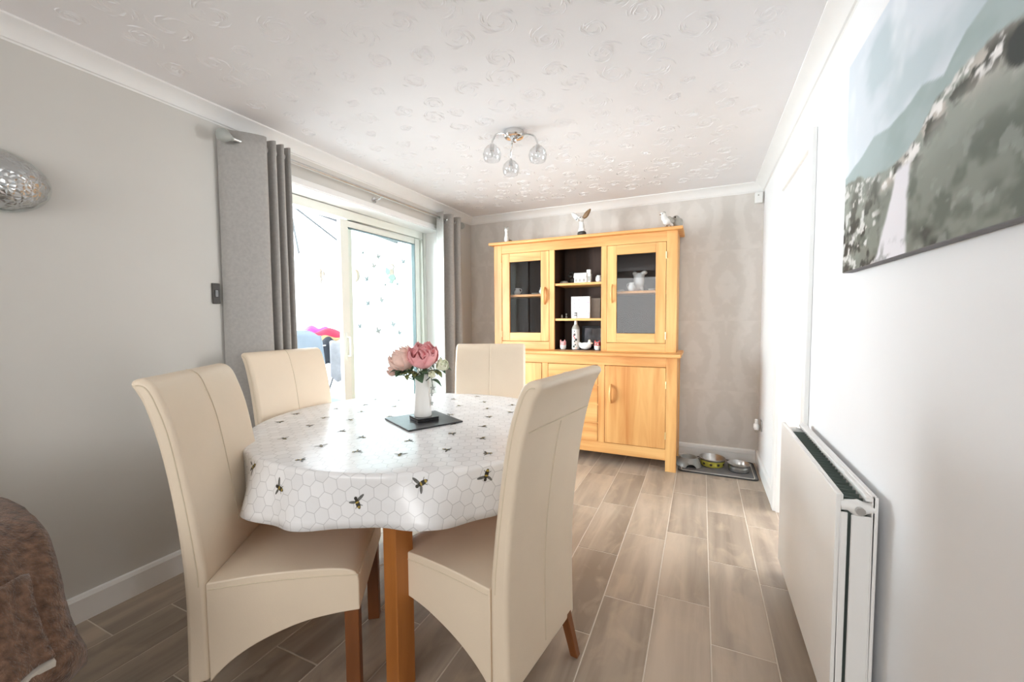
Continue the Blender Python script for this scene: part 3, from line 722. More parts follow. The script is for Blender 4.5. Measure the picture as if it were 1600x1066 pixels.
chair.location = (-1.80, -3.085, 0); chair.rotation_euler = (0, 0, math.radians(34))
dup(chair, 'cream leather chair seen from behind on the radiator side of the table', (-1.187, -2.80, 0), math.radians(172))
dup(chair, 'cream leather chair in front of the dark curtain and patio door', (-2.30, -2.50, 0), math.radians(0))
dup(chair, 'cream leather chair at the far side of the table before the dresser', (-1.635, -1.935, 0), math.radians(-68))

# ------------------------------------------------------------------ dresser
DXC = -1.512
dr = thing('dresser', 'large light oak dresser with glazed hutch against the papered wall', 'dresser', (DXC, 0, 0))
BH = .876; FY = -.53; HF = -.37; HH_ = .858; BK = -.03
def part(name, boxes, mat, parent=dr, bevel=.003):
    b = MB()
    for q in boxes: b.box(*q)
    return b.build(name, mat, parent, smooth=0, bevel=bevel)
for s in (-1, 1):
    x = s*BH
    part('post', [(min(x, x-s*.083), max(x, x-s*.083), FY, FY+.05, 0, .945)], 'oak_v')
    part('post', [(min(x, x-s*.083), max(x, x-s*.083), BK-.05, BK, 0, .945)], 'oak_v')
    part('side_panel', [(min(x-s*.006, x-s*.022), max(x-s*.006, x-s*.022), FY+.05, BK-.05, .09, .945)], 'oak_v')
part('base_rail', [(-BH+.083, BH-.083, FY+.006, FY+.03, .09, .183)], 'oak_h')
part('base_rail', [(-BH+.083, BH-.083, FY+.006, FY+.03, .865, .945)], 'oak_h')
part('base_floor', [(-BH+.083, BH-.083, FY+.03, BK, .10, .12)], 'oak_h')
part('back_panel', [(-BH+.083, BH-.083, BK-.012, BK, .10, .945)], 'oak_v')
for s in (-1, 1):
    part('base_stile', [(min(s*.232, s*.290), max(s*.232, s*.290), FY+.006, FY+.03, .183, .865)], 'oak_v')
part('worktop', [(-BH-.028, BH+.028, FY-.025, -.02, .945, .975)], 'oak_h', bevel=.008)
def handle(x, z, y, parent):
    pts = crom([(x, y, z-.08), (x, y-.026, z-.05), (x, y-.036, z), (x, y-.026, z+.05), (x, y, z+.08)], 5)
    MB().tube(pts, [.007+.005*sin(PI*i/(len(pts)-1)) for i in range(len(pts))], 8).build('handle', 'oak_v', parent)
def hinge(x, z, y, parent):
    MB().tube([(x, y-.003, z-.03), (x, y-.003, z+.03)], .005, 8).build('hinge', 'brass', parent)
for s in (-1, 1):
    xa, xb = s*.293, s*(BH-.086)
    d = part('lower_door', [(min(xa, xb), max(xa, xb), FY+.004, FY+.026, .187, .861)], 'oak_v')
    handle(s*.345, .62, FY+.004, d)
    for z in (.30, .72): hinge(s*(BH-.084), z, FY+.004, d)
for z0, z1 in ((.690, .861), (.519, .677), (.356, .507), (.187, .343)):
    d = part('drawer', [(-.229, .229, FY+.004, FY+.026, z0, z1)], 'oak_h')
    pts = crom([(-.062, FY+.004, (z0+z1)/2), (-.04, FY-.02, (z0+z1)/2), (0, FY-.026, (z0+z1)/2), (.04, FY-.02, (z0+z1)/2), (.062, FY+.004, (z0+z1)/2)], 5)
    MB().tube(pts, .008, 8).build('handle', 'oak_h', d)
    part('drawer_divider', [(-.232, .232, FY+.010, FY+.03, z0-.012, z0-.001)], 'oak_h', bevel=0)
# hutch
ZB, ZT = .975, 2.0
for s in (-1, 1):
    x = s*HH_
    part('hutch_side', [(min(x, x-s*.02), max(x, x-s*.02), HF+.02, BK, ZB, ZT)], 'oak_v')
    part('hutch_post', [(min(x, x-s*.085), max(x, x-s*.085), HF, HF+.022, ZB, ZT)], 'oak_v')
    part('hutch_stile', [(min(s*.2215, s*.272), max(s*.2215, s*.272), HF+.001, HF+.022, ZB, 1.916)], 'oak_v')
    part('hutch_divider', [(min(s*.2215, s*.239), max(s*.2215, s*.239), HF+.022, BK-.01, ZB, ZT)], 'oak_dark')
    part('hutch_rail', [(min(s*.272, s*(HH_-.085)), max(s*.272, s*(HH_-.085)), HF+.001, HF+.022, ZB, 1.050)], 'oak_h')
part('hutch_rail', [(-HH_+.085, HH_-.085, HF+.001, HF+.022, 1.916, ZT)], 'oak_h')
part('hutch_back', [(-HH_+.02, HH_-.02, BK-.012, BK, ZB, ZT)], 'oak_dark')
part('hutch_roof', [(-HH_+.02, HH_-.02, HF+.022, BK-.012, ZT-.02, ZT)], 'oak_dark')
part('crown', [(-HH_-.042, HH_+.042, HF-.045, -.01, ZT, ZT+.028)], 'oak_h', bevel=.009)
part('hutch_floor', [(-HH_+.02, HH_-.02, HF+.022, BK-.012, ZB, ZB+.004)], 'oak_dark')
for z in (1.602, 1.272): part('open_shelf', [(-.2215, .2215, HF+.012, BK-.012, z-.022, z)], 'oak_h')
for s in (-1, 1):
    part('cupboard_shelf', [(min(s*.239, s*(HH_-.02)), max(s*.239, s*(HH_-.02)), HF+.05, BK-.012, 1.49, 1.512)], 'oak_h')
    xa, xb = sorted((s*.275, s*(HH_-.088)))
    z0, z1 = 1.053, 1.913; w = .083
    b = MB(); ya, yb = HF-.001, HF+.021
    b.box(xa, xa+w, ya, yb, z0, z1).box(xb-w, xb, ya, yb, z0, z1)
    d = b.build('glazed_door', 'oak_v', dr, smooth=0, bevel=.003)
    for q0, q1 in ((z0, z0+w), (z1-w, z1)): part('door_rail', [(xa+w, xb-w, ya, yb, q0, q1)], 'oak_h', d)
    part('pane', [(xa+w-.004, xb-w+.004, HF+.012, HF+.015, z0+w-.004, z1-w+.004)], 'cab_glass', d, 0)
    handle(s*.318, 1.49, ya, d)
    for z in (1.12, 1.80): hinge(s*(HH_-.086), z, ya, d)

# ------------------------------------------------------------------ things on and in the dresser
CT = ZT+.028
def figure(name, label, cat, loc, rz, parts_, group=None, scale=1):
    t = thing(name, label, cat, loc, rz, group)
    for nm, mat, ells, vox in parts_:
        b = MB()
        for e in ells: b.ell(Vector(e[0])*scale, Vector(e[1])*scale, e[2] if len(e) > 2 else (0, 0, 0))
        b.build(nm, mat, t, remesh=vox if len(ells) > 1 else 0, smooth=60)
    return t
# local frame of figures: facing -Y (towards the room)
figure('cat_figurine', 'small white sitting cat figurine on the left end of the dresser', 'figurine', (-2.245, -.33, CT), .3, [
    ('body', 'ceramic', [((0, 0, .035), (.022, .026, .035)), ((0, -.012, .07), (.016, .016, .03)), ((0, -.016, .108), (.019, .018, .018))], .004),
    ('ear', 'ceramic_grey', [((-.013, -.012, .128), (.006, .004, .012))], 0), ('ear', 'ceramic_grey', [((.013, -.012, .128), (.006, .004, .012))], 0),
    ('tail', 'brown', [((.03, .01, .014), (.022, .012, .014)), ((.02, .018, .02), (.02, .012, .012))], .004)], scale=1.15)
t = figure('dog_figurine', 'white dog bust figurine with huge upright ears on the dresser', 'figurine', (-1.475, -.35, CT), -.35, [
    ('base', 'dark', [((0, 0, .022), (.044, .036, .024)), ((0, 0, .012), (.042, .036, .014))], .004),
    ('neck', 'ceramic', [((0, 0, .05), (.035, .028, .025)), ((0, 0, .085), (.024, .022, .04)), ((0, -.005, .125), (.02, .02, .03)), ((-.004, -.016, .148), (.034, .032, .03)), ((-.01, -.045, .136), (.016, .024, .014))], .004),
    ('nose', 'dark', [((-.012, -.068, .138), (.006, .005, .005))], 0),
    ('eye', 'dark', [((-.020, -.042, .156), (.006, .004, .006))], 0), ('eye', 'dark', [((.012, -.044, .156), (.006, .004, .006))], 0)], scale=1.0)
for s, mt in ((-1, 'ceramic'), (1, 'brown')):
    b = MB(); vv = []; ff = []; n = 9
    for i in range(n+1):
        u = i/n; w = .026*math.sin(PI*min(1, u*1.0))**.7*(1-.35*u)+.001; cx = s*(.022+.082*u); cz = .158+.062*u**1.3
        for q in (-1, -.5, 0, .5, 1): vv.append((cx-s*w*q*.45, -.01-.012*(1-q*q), cz+w*q))
    for i in range(n):
        for k in range(4): ff.append((i*5+k, i*5+k+1, i*5+k+6, i*5+k+5))
    b.add(vv, ff); b.build('ear', mt, t, solid=.006)
t = figure('bird_figurine', 'white and grey bird figurine on the right end of the dresser', 'figurine', (-.742, -.34, CT), .5, [
    ('body', 'ceramic', [((0, 0, .058), (.036, .03, .038), (0, .5, 0)), ((-.026, -.004, .082), (.026, .024, .03)), ((-.04, -.008, .112), (.024, .022, .022)), ((.03, 0, .034), (.03, .018, .016), (0, .6, 0))], .004),
    ('wing', 'ceramic_grey', [((.024, -.022, .068), (.036, .008, .018), (0, .75, 0))], 0), ('wing', 'ceramic_grey', [((.02, .024, .068), (.034, .008, .018), (0, .75, 0))], 0),
    ('cap', 'ceramic_grey', [((-.034, -.012, .126), (.016, .014, .010))], 0),
    ('beak', 'brown', [((-.064, -.014, .108), (.009, .006, .005))], 0),
    ('eye', 'dark', [((-.052, -.026, .114), (.004, .003, .004))], 0),
    ('foot', 'brown', [((-.008, -.012, .008), (.022, .008, .007)), ((-.006, -.01, .018), (.006, .006, .014))], .004), ('foot', 'brown', [((.03, -.006, .008), (.024, .008, .007)), ((.028, -.006, .018), (.006, .006, .014))], .004)])
t = figure('bird_figurine', 'plain grey rounded bird figurine at the dresser corner', 'figurine', (-.668, -.28, CT), 0, [
    ('body', 'ceramic_grey', [((0, 0, .045), (.04, .035, .045)), ((-.008, -.005, .085), (.03, .028, .028)), ((.02, 0, .05), (.03, .03, .04))], .004),
    ('eye', 'dark', [((-.012, -.034, .092), (.006, .004, .009))], 0), ('beak', 'dark', [((-.038, -.014, .08), (.01, .006, .005))], 0)])
# open shelves
S1, S2, S3 = 1.602, 1.272, ZB+.004
t = thing('cottage_teapot', 'white cottage shaped pot on the upper open shelf', 'teapot', (-1.495, -.25, S1))
MB().box(-.07, .055, -.04, .04, 0, .055).build('walls', 'ceramic', t, bevel=.006)
MB().prism([(-.05, .05), (.05, .05), (.028, .098), (-.028, .098)], -.074, .052, 'x').build('roof', 'ceramic', t, bevel=.005)
MB().box(.052, .088, -.03, .03, 0, .09).build('gable_wing', 'ceramic', t, bevel=.005)
MB().box(.045, .085, -.024, .016, .09, .125).build('chimney', 'ceramic', t, bevel=.005)
for x in (-.05, -.015, .025): MB().box(x-.008, x+.008, -.0425, -.039, .015, .04).build('window', 'ceramic_grey', t)
MB().box(.062, .08, -.033, -.029, .02, .06).build('door', 'leaf_silver', t)
def jug(label, loc, s=1, rz=0):
    t = thing('small_jug', label, 'jug', loc, rz, 'small white jugs in the dresser')
    MB().lathe([(0, 0), (.018*s, 0), (.03*s, .014*s), (.032*s, .03*s), (.024*s, .046*s), (.018*s, .055*s), (.022*s, .066*s), (.019*s, .066*s), (.015*s, .055*s), (.02*s, .04*s), (.0, .01*s)], seg=20).build('body', 'ceramic', t)
    MB().tube(crom([(.018*s, 0, .06*s), (.04*s, 0, .056*s), (.042*s, 0, .036*s), (.03*s, 0, .024*s)], 4), .004*s, 6).build('handle', 'ceramic', t)
jug('small round white jug at the right of the upper open shelf', (-1.335, -.26, S1), 1, 2.5)
t = thing('trinket_dish', 'shallow grey lidded dish at the left of the upper open shelf', 'dish', (-1.675, -.25, S1))
MB().lathe([(0, 0), (.03, 0), (.042, .010), (.04, .018), (0, .02)], seg=20).build('bowl', 'ceramic_grey', t); MB().lathe([(.039, .0182), (.03, .026), (.008, .03), (0, .031)], seg=20).build('lid', 'ceramic_grey', t)
t = thing('dark_plant_ornament', 'dark bushy ornament in the shade of the upper open shelf', 'ornament', (-1.615, -.17, S1))
MB().lathe([(0, 0), (.03, 0), (.036, .05), (.03, .05), (0, .045)], seg=16).build('pot', 'dark', t)
b = MB(); rg = random.Random(5)
for k in range(22):
    a, e, r0 = rg.uniform(0, 6.28), rg.uniform(.2, 1.4), .045; b.ell((r0*cos(a)*cos(e), r0*sin(a)*cos(e), .06+.055*sin(e)), (.014, .008, .012), (rg.uniform(0, 3), rg.uniform(0, 3), 0), 8, 6)
b.build('foliage', 'dark', t)
# polka dot box and cards
t = thing('spotted_gift_box', 'white box with small coloured spots on the middle open shelf', 'box', (-1.50, -.27, S2), .05)
MB().box(-.092, .086, -.02, .035, 0, .205).build('carton', 'ceramic', t, bevel=.002)
rg = random.Random(8); pt = [(rg.uniform(-.08, .075), rg.uniform(.012, .192)) for _ in range(60)]; keep = []
for p in pt:
    if all((p[0]-q[0])**2+(p[1]-q[1])**2 > .021**2 for q in keep): keep.append(p)
for i, (x, z) in enumerate(keep):
    MB().lathe([(0, -.0212), (.0042, -.0212), (.0042, -.02)], (x, 0, z), 8, axis='y').build('printed_spot', ('petal_pink', 'cloth_grey', 'petal_pale', 'cloth_magenta')[i % 4], t, smooth=0)
o = MB().box(-.075, .075, -.003, .003, 0, .19).build('greeting_card', 'cream_fabric', smooth=0); o.location = (-1.42, -.17, S2+.002); o.rotation_euler = (-.08, 0, .1); tag(o, 'pale card leaning behind the spotted white box', 'card')
for i, (x, lab) in enumerate(((-1.70, 'tiny dark ornament farthest left on the middle shelf'), (-1.655, 'taller tiny dark ornament left on the middle shelf'))):
    figure('tiny_ornament', lab, 'ornament', (x, -.24, S2), 0, [('body', 'ceramic_grey', [((0, 0, .012), (.011, .01, .012)), ((0, 0, .026+.012*i), (.008, .008, .012))], .003)], 'tiny ornaments on the middle shelf')
# bottom: bottle, mugs, hen, photo frame
t = thing('bottle', 'tall pale bottle with printed pattern in the open bay', 'bottle', (-1.548, -.285, S3))
MB().lathe([(0, 0), (.034, 0), (.037, .006), (.037, .19), (.03, .212), (.016, .235), (.0135, .27), (.0135, .325), (.0155, .327), (.0155, .338), (0, .339)], seg=24).build('glass_body', 'wine_glass', t)
MB().lathe([(.0155, .318), (.0155, .348), (0, .348)], seg=16).build('cap', 'dark', t)
MB().lathe([(.0375, .19), (.031, .213), (.0166, .236)], seg=24, caps=False).build('shoulder_band', 'ceramic_grey', t, fixn=False)
rg = random.Random(2)
for i in range(11):
    z = .012+i*.016; a = -1.75+rg.uniform(-.15, .5); sz = rg.uniform(.006, .013)
    MB().ell((.0365*cos(a), .0365*sin(a), z), (sz, .002, sz*.9), (0, rg.uniform(0, 3), a+PI/2), 8, 5).build('printed_mark', 'red' if i in (6, 7) else ('dark' if i % 3 else 'petal_pale'), t)
def owl_mug(label, x, mat):
    t = thing('owl_mug', label, 'mug', (x, -.305, S3), 0, 'owl mugs on the dresser worktop')
    MB().lathe([(0, 0), (.022, 0), (.029, .012), (.031, .035), (.028, .062), (.03, .074), (.027, .074), (.025, .06), (.027, .03), (0, .01)], seg=20).build('cup', 'ceramic', t)
    MB().lathe([(.0306, .038), (.0292, .06), (.0305, .073)], seg=20, caps=False).build('painted_head', mat, t, fixn=False)
    for s in (-1, 1):
        MB().ell((s*.011, -.0285, .055), (.008, .004, .008), mi=0).build('eye', 'ceramic', t); MB().ell((s*.011, -.032, .055), (.0038, .002, .004)).build('pupil', 'dark', t)
        MB().ell((s*.02, -.012, .08), (.007, .005, .011)).build('ear', mat, t)
owl_mug('small pink owl mug left of the bottle', -1.668, 'petal_pink'); owl_mug('small red-topped owl mug at the right of the bay', -1.335, 'red')
figure('hen_dish', 'white hen shaped dish beside the bottle', 'dish', (-1.455, -.29, S3), 0, [
    ('body', 'ceramic', [((0, 0, .034), (.058, .036, .034)), ((.042, 0, .06), (.02, .018, .024)), ((-.05, 0, .05), (.022, .014, .018), (0, .6, 0))], .004),
    ('beak', 'petal_cream', [((.064, -.006, .06), (.01, .006, .006))], 0), ('comb', 'petal_cream', [((.04, 0, .084), (.012, .005, .01))], 0)])
t = thing('photo_frame', 'dark landscape photo frame leaning inside the open bay', 'picture frame', (-1.41, -.13, S3), 0); t.rotation_euler = (-.12, 0, 0)
part('frame', [(-.12, .115, -.008, .008, 0, .022), (-.12, .115, -.008, .008, .198, .22), (-.12, -.098, -.008, .008, .022, .198), (.093, .115, -.008, .008, .022, .198)], 'black', t, .002)
part('photograph', [(-.098, .093, -.004, .002, .022, .198)], 'photo', t, 0); part('pale_patch', [(-.02, .085, -.006, -.003, .11, .19)], 'cloth_grey', t, 0)
# glazed cupboards
jug('small white jug at the left in the left glazed cupboard', (-2.19, -.2, 1.512), 1.1, 0)
jug('small cream jug by the frame in the left glazed cupboard', (-1.90, -.25, 1.512), 1.0, 2)
t = thing('trinket_dish', 'shallow dish beside the cream jug in the left glazed cupboard', 'dish', (-1.98, -.22, 1.512)); MB().lathe([(0, 0), (.03, 0), (.045, .016), (.041, .016), (0, .006)], seg=20).build('bowl', 'ceramic_grey', t)
o = MB().box(-.12, .10, -.05, .05, 0, .15).build('pink_box', pmat('dusty_pink_card', (.36, .10, .11), .7), bevel=.003, smooth=0); o.location = (-2.10, -.15, ZB+.004); tag(o, 'dusty pink box low in the left glazed cupboard', 'box')
figure('pig_jug', 'large white pig shaped jug in the right glazed cupboard', 'jug', (-.985, -.2, 1.512), 0, [
    ('body', 'ceramic', [((0, 0, .09), (.05, .042, .08)), ((-.035, 0, .16), (.024, .025, .02), (0, .5, 0)), ((.04, 0, .165), (.03, .025, .02), (0, -.5, 0)), ((.055, 0, .165), (.02, .018, .014)), ((0, 0, .135), (.05, .04, .035)), ((-.03, -.01, .02), (.016, .02, .025)), ((.03, -.01, .02), (.016, .02, .025))], .005)])
jug('small white jug in front of the pig shaped jug', (-1.04, -.27, 1.512), 1.15, 2.6)
for lab, x in (('flat dish at the left in the right glazed cupboard', -1.135), ('flat dish at the right in the right glazed cupboard', -.865)):
    t = thing('trinket_dish', lab, 'dish', (x, -.24, 1.512)); MB().lathe([(0, 0), (.026, 0), (.04, .018), (.036, .018), (0, .006)], seg=20).build('bowl', 'ceramic_grey', t)

# ------------------------------------------------------------------ table centre: slate, coasters, vase, flowers
TT = TZ+.0035
ma = math.radians(-24)
mx_, my_ = -1.685, -2.485
t = MB().box(-.145, .145, -.137, .137, 0, .007).build('slate_placemat', 'slate', bevel=.002, smooth=0); t.location = (mx_, my_, TT); t.rotation_euler = (0, 0, math.radians(-28)); tag(t, 'black square slate placemat in the middle of the table', 'placemat')
for k in range(2):
    o = MB().box(-.053, .053, -.053, .053, 0, .0085).build('slate_coaster', 'black', bevel=.0015, smooth=0); o.location = (mx_+.004, my_+.002, TT+.0072+k*.0088); o.rotation_euler = (0, 0, math.radians(-30+k*1.5))
    tag(o, ('black slate coaster lying directly on the placemat', 'black slate coaster right under the white vase')[k], 'coaster', 'coasters under the vase')
VZ = TT+.0072+.0088*2; VX, VY = mx_-.004, my_+.004
prof = [(0, 0), (.040, 0), (.043, .006), (.041, .03), (.037, .09), (.033, .14), (.034, .175), (.039, .205), (.036, .205), (.031, .175), (.030, .14), (.034, .08), (.036, .02), (0, .015)]
o = MB().lathe(prof, seg=40).build('flower_vase', 'ceramic', smooth=50); o.location = (VX, VY, VZ); tag(o, 'slim white waisted vase holding flowers on the table', 'vase')
FZ = VZ+.205
def petal_mesh(w, l, cup, n=6):
    b = MB(); vv = []; ff = []
    for j in range(n+1):
        v = j/n
        for i in range(n+1):
            u = i/n*2-1; ww = w*math.sin(PI*(.12+.80*v))**.6
            vv.append((u*ww, -cup*(u*u)*.5*l-.0, 0)); x, y, z = vv[-1]
            th = v*1.5*cup*2; vv[-1] = (x, l*v*cos(th*.6)+y*.4, l*v*sin(th*.6)-y*.9+.003*sin(9*u+3*v))
    for j in range(n):
        for i in range(n): ff.append((j*(n+1)+i, j*(n+1)+i+1, (j+1)*(n+1)+i+1, (j+1)*(n+1)+i))
    b.add(vv, ff); return b
def flower(name, label, loc, tilt, size, mats, rings_, stem_to):
    t = thing(name, label, 'flower', loc); t.rotation_euler = tilt
    k = 0
    for ri, (n, op, sc) in enumerate(rings_):
        proto = None
        for i in range(n):
            if proto is None:
                o = petal_mesh(size*.42*sc, size*.85*sc, .55).build('petal', mats[min(ri, len(mats)-1)], t, solid=.0012, smooth=70, fixn=False); proto = o
            else:
                o = proto.copy(); C.objects.link(o)
            o.rotation_euler = Euler((op+random.uniform(-.22, .22), random.uniform(-.2, .2), 2*PI*(i+.5*ri)/n+random.uniform(-.25, .25)))
    R = t.rotation_euler.to_matrix().inverted(); d = R@(Vector(stem_to)-Vector(loc))
    MB().tube([(0, 0, 0), tuple(d*.5), tuple(d)], .0025, 6).build('stem', 'leaf', t)
    MB().ell((0, 0, .0), (size*.16, size*.16, size*.14)).build('calyx', 'leaf', t)
sb = (VX, VY, FZ-.05)
flower('peony', 'large pink peony in the vase on the table', (VX+.022, VY-.012, FZ+.040), (.45, .25, 0), .128, ('petal_pink', 'petal_pink', 'petal_pink', 'petal_pink'), ((8, .0, .95), (7, .45, .95), (6, .85, .85), (5, 1.2, .7)), sb)
flower('peony', 'large pale peach peony left in the vase', (VX-.060, VY-.016, FZ+.026), (.5, -.55, 0), .122, ('petal_pale', 'petal_pale', 'petal_cream', 'petal_cream'), ((8, .0, .98), (7, .45, .9), (6, .85, .75), (6, 1.2, .6)), sb)
flower('rose_bud', 'small pale pink rose at the left edge of the bouquet', (VX-.118, VY-.035, FZ+.002), (.7, -.9, 0), .056, ('petal_pale', 'petal_pale'), ((6, .2, 1), (5, .8, .9), (4, 1.2, .7)), sb)
flower('white_blossom', 'small white blossom at the right edge of the bouquet', (VX+.098, VY+.015, FZ+.030), (.5, .8, 0), .060, ('petal_white', 'petal_white'), ((6, .15, 1), (5, .7, .9), (4, 1.2, .7)), sb)
flower('white_blossom', 'tiny white blossom low at the right of the bouquet', (VX+.080, VY-.03, FZ-.002), (.9, .8, 0), .036, ('petal_white', 'petal_white'), ((5, .2, 1), (4, .9, .8)), sb)
def leaf_shape(w, l, n=6):
    b = MB(); vv = []; ff = []
    for j in range(n+1):
        v = j/n; ww = w*math.sin(PI*min(.98, .06+.94*v))**.8
        for u in (-1, 0, 1): vv.append((u*ww, l*v, .12*l*math.sin(PI*v)+abs(u)*ww*.25-.5*l*v*v*.6))
    for j in range(n):
        for k in range(2): ff.append((j*3+k, j*3+k+1, j*3+k+4, j*3+k+3))
    b.add(vv, ff); return b
def sprig(label, base, tip, nleaf, lw, ll, mat, bend=.02, terminal=True):
    base, tip = Vector(base), Vector(tip); t = thing('leaf_sprig', label, 'foliage', base, 0, 'foliage in the bouquet')
    d = tip-base; pts = [d*(k/8)+Vector((0, 0, bend*sin(PI*k/8))) for k in range(9)]
    MB().tube(pts, [.0016*(1-.6*k/8) for k in range(9)], 5).build('stem', 'leaf', t)
    proto = None
    for k in range(nleaf):
        q = (k+1.2)/(nleaf+.4); p = pts[min(8, int(q*8))]
        if proto is None: o = proto = leaf_shape(lw, ll).build('leaf', mat, t, solid=.0008, smooth=70, fixn=False)
        else: o = proto.copy(); C.objects.link(o)
        a = math.atan2(d.y, d.x)-PI/2+(0 if (k == nleaf-1 and terminal) else random.choice((-1, 1))*random.uniform(.5, 1.2))
        o.location = p; o.rotation_euler = (random.uniform(-.5, .4), random.uniform(-.5, .5), a)
    return t
rd = Vector((cos(.4296), sin(.4296), 0)); fw = Vector((-sin(.4296), cos(.4296), 0)); vc = Vector((VX, VY, FZ))
def bq(r, z, f=0): return vc+rd*r+fw*f+Vector((0, 0, z))
b0 = vc+Vector((0, 0, -.012))
sprig('broad dark leaf hanging over the front rim of the vase', b0, bq(.004, -.005, -.058), 2, .024, .060, 'leaf', .02)
sprig('drooping dark leaf curling down the right of the vase', b0, bq(.052, -.055, -.01), 2, .014, .055, 'leaf', .05)
sprig('leafy sprig reaching left below the peach peony', b0, bq(-.125, .012, -.03), 9, .015, .040, 'leaf', .012)
sprig('leafy sprig at the far left tip of the bouquet', b0, bq(-.142, .0, .01), 8, .012, .032, 'leaf_olive', .02)
sprig('olive sprig between the two peonies and the rim', b0, bq(-.07, -.004, -.055), 8, .015, .038, 'leaf_olive', .012)
sprig('leafy sprig reaching right under the white blossom', b0, bq(.118, .022, .0), 9, .014, .038, 'leaf', .012)
sprig('olive sprig right of the pink peony', b0, bq(.085, .010, -.04), 8, .014, .036, 'leaf_olive', .012)
sprig('thin upright sprig above the peach peony', b0, bq(-.045, .132, .02), 8, .004, .014, 'leaf', .0)
sprig('thin upright sprig leaning left above the bouquet', b0, bq(-.082, .110, .02), 8, .004, .014, 'leaf', .0)
sprig('thin upright sprig above the white blossom', b0, bq(.095, .085, .02), 8, .005, .016, 'leaf', .0)
t = thing('trailing_ivy', 'silver ivy strand trailing down the right side of the vase', 'foliage', bq(.036, 0, -.006), 0)
pts = [rd*x+Vector((0, 0, z)) for x, z in ((0, .0), (.012, -.03), (.012, -.07), (.006, -.10), (.006, -.145))]
MB().tube(crom(pts, 4), .0012, 5).build('stem', 'leaf', t)
star = [(r*cos(a), r*sin(a)) for k in range(10) for r, a in [((.015 if k % 2 == 0 else .006), PI/2+k*PI/5)]]
for i, p in enumerate((pts[2], pts[3], pts[4])):
    o = MB().prism([(x*(1, .8, .8)[i], z*(1.2, 1, 1)[i]) for x, z in star], -.0006, .0006, 'y').build('star_leaf', 'leaf_silver', t, smooth=0); o.location = p+rd*.004; o.rotation_euler = (.1, 0, .43+(.2, .9, 1.0)[i])

# ------------------------------------------------------------------ curtains and pole
PX, PZ = -2.755, 2.243
t = thing('curtain_pole', 'slim chrome curtain pole with ribbed glass finials over the patio door', 'curtain pole', (PX, -1.5, PZ))
MB().tube([(0, -1.17, 0), (0, 1.10, 0)], .0115, 12).build('rod', 'steel', t)
for s, yy in ((-1, -1.17), (1, 1.10)):
    MB().lathe([(0, 0), (.016, .0), (.016, s*.012), (.021, s*.018), (.033, s*.034), (.035, s*.05), (.03, s*.066), (.016, s*.078), (0, s*.08)], (0, yy, 0), 24, axis='y').build('finial', 'leaf_silver', t)
for yy in (-1.12, -.02, 1.03):
    MB().tube([(0, yy, -.0), (-.05, yy, -.02), (-(W+PX)+.002, yy, -.02)], .007, 8).build('bracket', 'chrome', t)
    MB().lathe([(0, 0), (.022, 0), (.022, .008), (0, .008)], (-(W+PX), yy, -.02), 16, axis='x').build('wall_plate', 'chrome', t)
def curtain(label, plan, zt, zb, flare_, rings):
    pl = crom([(x, y, 0) for x, y in plan], 5); n = len(pl); rows = 26; vv = []; ff = []
    cy_ = sum(p.y for p in pl)/n; cx_ = sum(p.x for p in pl)/n
    for j in range(rows+1):
        v = j/rows; z = zt+(zb-zt)*v
        for i, p in enumerate(pl):
            k = 1+flare_*v; w = .006*v*sin(3*v*PI+i*.35)
            vv.append((p.x+w, cy_+(p.y-cy_)*k, z))
    for j in range(rows):
        for i in range(n-1): ff.append((j*n+i, j*n+i+1, (j+1)*n+i+1, (j+1)*n+i))
    t = thing('curtain', label, 'curtain', (cx_, cy_, 0), 0, 'eyelet curtains')
    b = MB(); b.add([(x-cx_, y-cy_, z) for x, y, z in vv], ff); b.build('fabric', 'curtain', t, smooth=60, fixn=False, solid=.004)
    for y in rings:
        ring = [(.021*cos(a), 0, .021*sin(a)) for a in [2*PI*k/16 for k in range(16)]]
        MB().tube([(PX-cx_+q[0], y-cy_, PZ+q[2]) for q in ring], .0045, 6, closed=True).build('eyelet_ring', 'chrome', t)
planL = [(-2.838, -2.70), (-2.80, -2.685), (-2.735, -2.615), (-2.70, -2.56), (-2.69, -2.53), (-2.71, -2.515), (-2.78, -2.512), (-2.815, -2.50), (-2.80, -2.484), (-2.72, -2.478), (-2.692, -2.462), (-2.715, -2.447), (-2.79, -2.444), (-2.815, -2.432), (-2.79, -2.418), (-2.72, -2.414), (-2.695, -2.40), (-2.72, -2.386), (-2.79, -2.383), (-2.812, -2.37), (-2.79, -2.357), (-2.72, -2.353), (-2.70, -2.342)]
planL = [(x, y if y < -2.53 else -2.53+(y+2.53)*.86) for x, y in planL]
curtain('grey eyelet curtain bunched at the near side of the patio door', planL, 2.295, .02, .04, (-2.60, -2.515, -2.487, -2.458, -2.432, -2.405, -2.38))
planR = [(-2.70, -.77), (-2.715, -.755), (-2.79, -.74), (-2.812, -.70), (-2.78, -.665), (-2.70, -.645), (-2.69, -.61), (-2.72, -.585), (-2.80, -.57), (-2.812, -.54), (-2.79, -.515), (-2.71, -.505), (-2.69, -.48), (-2.71, -.46), (-2.79, -.45), (-2.812, -.43), (-2.80, -.41)]
curtain('pale sunlit grey curtain at the far side of the patio door', planR, 2.295, .02, .05, (-.745, -.655, -.58, -.51, -.455))

